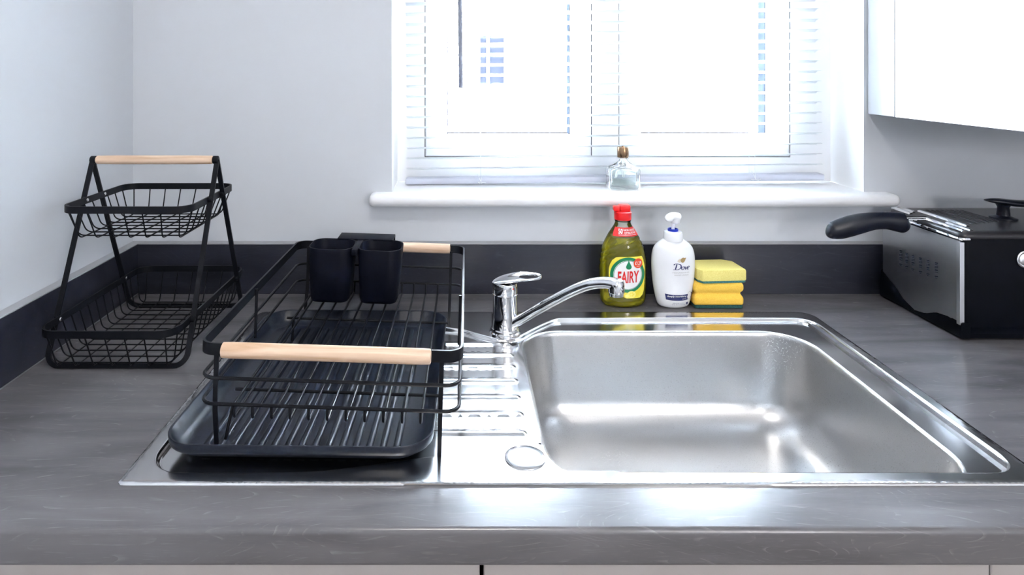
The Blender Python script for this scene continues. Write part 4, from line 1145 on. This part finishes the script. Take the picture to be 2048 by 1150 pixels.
# ================================================================ DEEP FRYER
fy = thing('deep_fryer', 'black deep fat fryer with brushed steel front panel standing right of the sink', 'deep fryer', (0.95, 1.125, 0))
FX0, FX1, FY0, FY1 = 0.792 - 0.95, 1.115 - 0.95, 1.032 - 1.125, 1.222 - 1.125
bm = B()
def fr_ring(ins, z_, r=0.014): return [(x, y, z_) for x, y in rrect(FX0 + ins, FX1 - ins, FY0 + ins, FY1 - ins, r, 6)]
loft(bm, [fr_ring(0.003, 0.012), fr_ring(0.0, 0.03), fr_ring(0.001, 0.150), fr_ring(0.004, 0.158, 0.012)])
obj('housing', bm, M['fryer_black'], fy, angle=50)
# base skirt, front one follows the wavy line
wy = [FY1 + 0.002, 0.060, 0.035, 0.005, -0.020, -0.045, -0.070, FY0 - 0.004]
wz = [0.052, 0.038, 0.022, 0.013, 0.017, 0.028, 0.031, 0.028]
bm = B()
ys = np.linspace(FY1 + 0.003, FY0 - 0.006, 30)
A = []
for y in ys:
    z_ = float(np.interp(-y, [-v for v in wy], wz))
    A.append([bm.verts.new(p) for p in ((FX0 + 0.01, y, 0.004), (FX0 - 0.005, y, 0.004), (FX0 - 0.006, y, 0.008), (FX0 - 0.0035, y, z_ * 0.95), (FX0 - 0.001, y, z_), (FX0 + 0.01, y, z_))])
for a, c in zip(A, A[1:]):
    for j in range(6): bm.faces.new((a[j], a[(j + 1) % 6], c[(j + 1) % 6], c[j]))
bm.faces.new(A[0]); bm.faces.new(A[-1][::-1])
loft(bm, [[(x, y, z_) for x, y in rrect(FX0 - 0.003 + q, FX1 - q, FY0 - 0.006 + q, FY1 + 0.002 - q, 0.012, 5)] for z_, q in ((0.004, 0.001), (0.012, 0.0), (0.018, 0.006))])
base = obj('base', bm, M['fryer_black'], fy, angle=50)
for x in (FX0 + 0.012, FX1 - 0.02):
    for y in (FY0 + 0.01, FY1 - 0.015):
        obj('foot', lathe(B(), [(0.008, 0.0), (0.009, 0.001), (0.009, 0.0055)], 14, (x, y)), M['fryer_black'], fy)
# steel panel, slightly bowed, lower edge follows the wave
bm = B(); ys = np.linspace(FY1 - 0.001, FY0 + 0.001, 26); prev = None; nz_ = 10
pan = lambda y: FX0 - 0.0022 - 0.0035 * (1 - (y / 0.1) ** 2)
cols = []
for y in ys:
    zb = float(np.interp(-y, [-v for v in wy], wz)) - 0.003
    cols.append([bm.verts.new((pan(y) + 0.0015 * (k / nz_) ** 6, y, zb + (0.1555 - zb) * k / nz_)) for k in range(nz_ + 1)])
for a, c in zip(cols, cols[1:]):
    for k in range(nz_): bm.faces.new((a[k], a[k + 1], c[k + 1], c[k]))
g = bmesh.ops.solidify(bm, geom=bm.faces[:], thickness=0.0012)
panel = obj('steel_panel', bm, M['brushed'], fy, angle=50, label='brushed steel front panel')
bm = B(); sweep(bm, fillet([(FX0 - 0.0016, FY0 - 0.0002, 0.024), (FX0 - 0.0016, FY0 - 0.0002, 0.1545)], 0.001), [(-0.0035, -0.0035), (0.0035, -0.0035), (0.0035, 0.0035), (-0.0035, 0.0035)], up=(1, 0, 0))
obj('corner_trim', bm, M['brushed'], fy, angle=50)
# temperature chart print: six columns of small marks
bm = B()
def panel_pt(px, py, eps):
    # picture px/py -> plane x = panel
    X = 0.788; d = X * 1300 / (px - 925); zz_ = 0.43 - (py - 137) * d / 1300
    y = d - 1.125
    return (pan(y) - 0.0014 - eps, y, zz_)
rnd = random.Random(5)
ccs = [1805, 1817, 1830, 1845, 1860, 1876]
for i, cx in enumerate(ccs):
    top = 500 + 4.9 * i
    for j, (dy, h, w) in enumerate(((0, 2.2, 6), (3.4, 1.6, 5), (7.5, 4.5, 6), (14, 2.6, 6.5), (18.5, 1.4, 6), (27, 1.8, 7), (30.2, 1.2, 4))):
        if j in (2,) :
            for q in range(3): add_poly(bm, [(cx - w / 2 + q * 2.2, top + dy), (cx - w / 2 + q * 2.2 + 1.3, top + dy + 0.3), (cx - w / 2 + q * 2.2 + 1.1, top + dy + h), (cx - w / 2 + q * 2.2 - 0.1, top + dy + h)], panel_pt, 0.0002)
        else: add_poly(bm, [(cx - w / 2, top + dy), (cx + w / 2 * rnd.uniform(0.6, 1), top + dy + 1.2), (cx + w / 2 * 0.8, top + dy + h + 1.2), (cx - w / 2, top + dy + h)], panel_pt, 0.0002)
obj('chart_print', bm, M['dark_ink'], panel, smooth=False, label='small dark cooking chart print')
# top rim rails and lid
bm = B(); tube(bm, fillet([(FX0 + 0.03, FY1 + 0.001, 0.159), (FX0 - 0.002, FY1 + 0.001, 0.159), (FX0 - 0.002, FY0 - 0.001, 0.159), (FX0 + 0.012, FY0 - 0.001, 0.159)], 0.009, 5), 0.0026, 8)
obj('rim', bm, M['chrome'], fy, label='dark glossy upper rim')
bm = B()
def lid_ring(ins, z_, r=0.016): return [(x, y, z_) for x, y in rrect(FX0 + 0.004 + ins, FX1 - 0.004 - ins, FY0 + 0.001 + ins, FY1 - 0.001 - ins, r, 6)]
loft(bm, [lid_ring(0.001, 0.1585), lid_ring(0, 0.161), lid_ring(0.0015, 0.1665), lid_ring(0.006, 0.169), lid_ring(0.014, 0.1695)])
lid = obj('lid', bm, M['fryer_lid'], fy, angle=50)
def bar(x, y0, y1, w, z_, m, nm='lid_ridge', h=0.002):
    bm = B(); sweep(bm, [(x, y0, z_), (x, y0 + 0.003, z_ + 0.001), (x, y1 - 0.003, z_ + 0.001), (x, y1, z_)], [(-w, -h), (w, -h), (w * 0.7, h * 0.6), (0, h), (-w * 0.7, h * 0.6)], up=(0, 0, 1))
    obj(nm, bm, m, lid, angle=50)
bar(FX0 + 0.012, -0.083, 0.005, 0.0032, 0.1695, M['chrome'], 'lid_trim')
bar(FX0 + 0.012, 0.040, 0.090, 0.0032, 0.1695, M['chrome'], 'lid_trim')
bar(FX0 + 0.024, -0.083, -0.030, 0.0034, 0.1700, M['chrome'], 'lid_trim')
bar(FX0 + 0.024, 0.050, 0.090, 0.0030, 0.1700, M['chrome'], 'lid_trim')
bar(FX0 + 0.040, -0.055, 0.060, 0.0034, 0.1700, M['chrome'], 'lid_trim')
for k in range(8): bar(FX0 + 0.060 + 0.009 * k, -0.040 + 0.003 * k, 0.070, 0.0014, 0.1695, M['fryer_lid'], h=0.0007)
# lid handle: stem and long oval grip
bm = B(); lathe(bm, [(0.020, 0.1690), (0.020, 0.173), (0.010, 0.176), (0.0085, 0.190), (0.011, 0.195)], 24, (-0.014, 0.0))
obj('lid_handle_stem', bm, M['blue_black'], lid)
bm = B()
hc = crom([(-0.046, 0, 0.2025), (-0.022, 0, 0.2005), (0.012, 0, 0.1965), (0.062, 0, 0.197), (0.085, 0, 0.199)], 6); k_ = len(hc)
sweep(bm, hc, circ(1, 16), up=(0, 0, 1), scales=[(0.014 * math.sqrt(max(0.03, math.sin(PI * min(1, max(0.0, i / (k_ - 1)))))), 0.0058 * math.sqrt(max(0.03, math.sin(PI * i / (k_ - 1))))) for i in range(k_)])
obj('lid_handle_grip', bm, M['blue_black'], lid, angle=60)
# basket handle: curved black grip standing out to the left
bm = B()
kk = 1.13 / 1300
hp = [(1654, 459, 3), (1657, 460, 12), (1664, 461, 17), (1680, 458.5, 20), (1702, 452, 21), (1724, 446.5, 20), (1748, 442.5, 17.5), (1772, 441.5, 17), (1795, 444, 19.5), (1806, 446, 20), (1812, 445, 15), (1816, 443, 8)]
hp3 = [((x - 925) * kk - 0.95, 0.006, 0.43 - (y - 137) * kk) for x, y, w in hp]
c3 = crom(hp3, 4); ws = [w for _, _, w in hp]; wi = np.interp(np.linspace(0, len(ws) - 1, len(c3)), range(len(ws)), ws)
sweep(bm, c3, circ(1, 20), up=(0, 0, 1), scales=[(w * kk * 0.72, w * kk) for w in wi])
hd = obj('basket_handle', bm, M['blue_black'], fy, angle=60, label='curved black basket handle')
bm = B(); 
for yy in (0.0, 0.012): tube(bm, [(hp3[-2][0], yy, 0.168), (FX0 + 0.004, yy, 0.1685), (FX0 + 0.02, yy, 0.1690)], 0.0022, 8)
obj('handle_wire', bm, M['chrome'], hd)
# round badge on the side facing the camera
bm = B(); lathe(bm, [(0.0135, 0), (0.0135, 0.001), (0.012, 0.002), (0.0095, 0.0012), (0.0085, 0.0018), (0.001, 0.0022)], 28)
xf(bm, Matrix.Translation((0.893 - 0.95, FY0 - 0.0002, 0.127)) @ Matrix.Rotation(PI / 2, 4, 'X'))
obj('badge', bm, M['brushed'], fy, label='round steel badge')
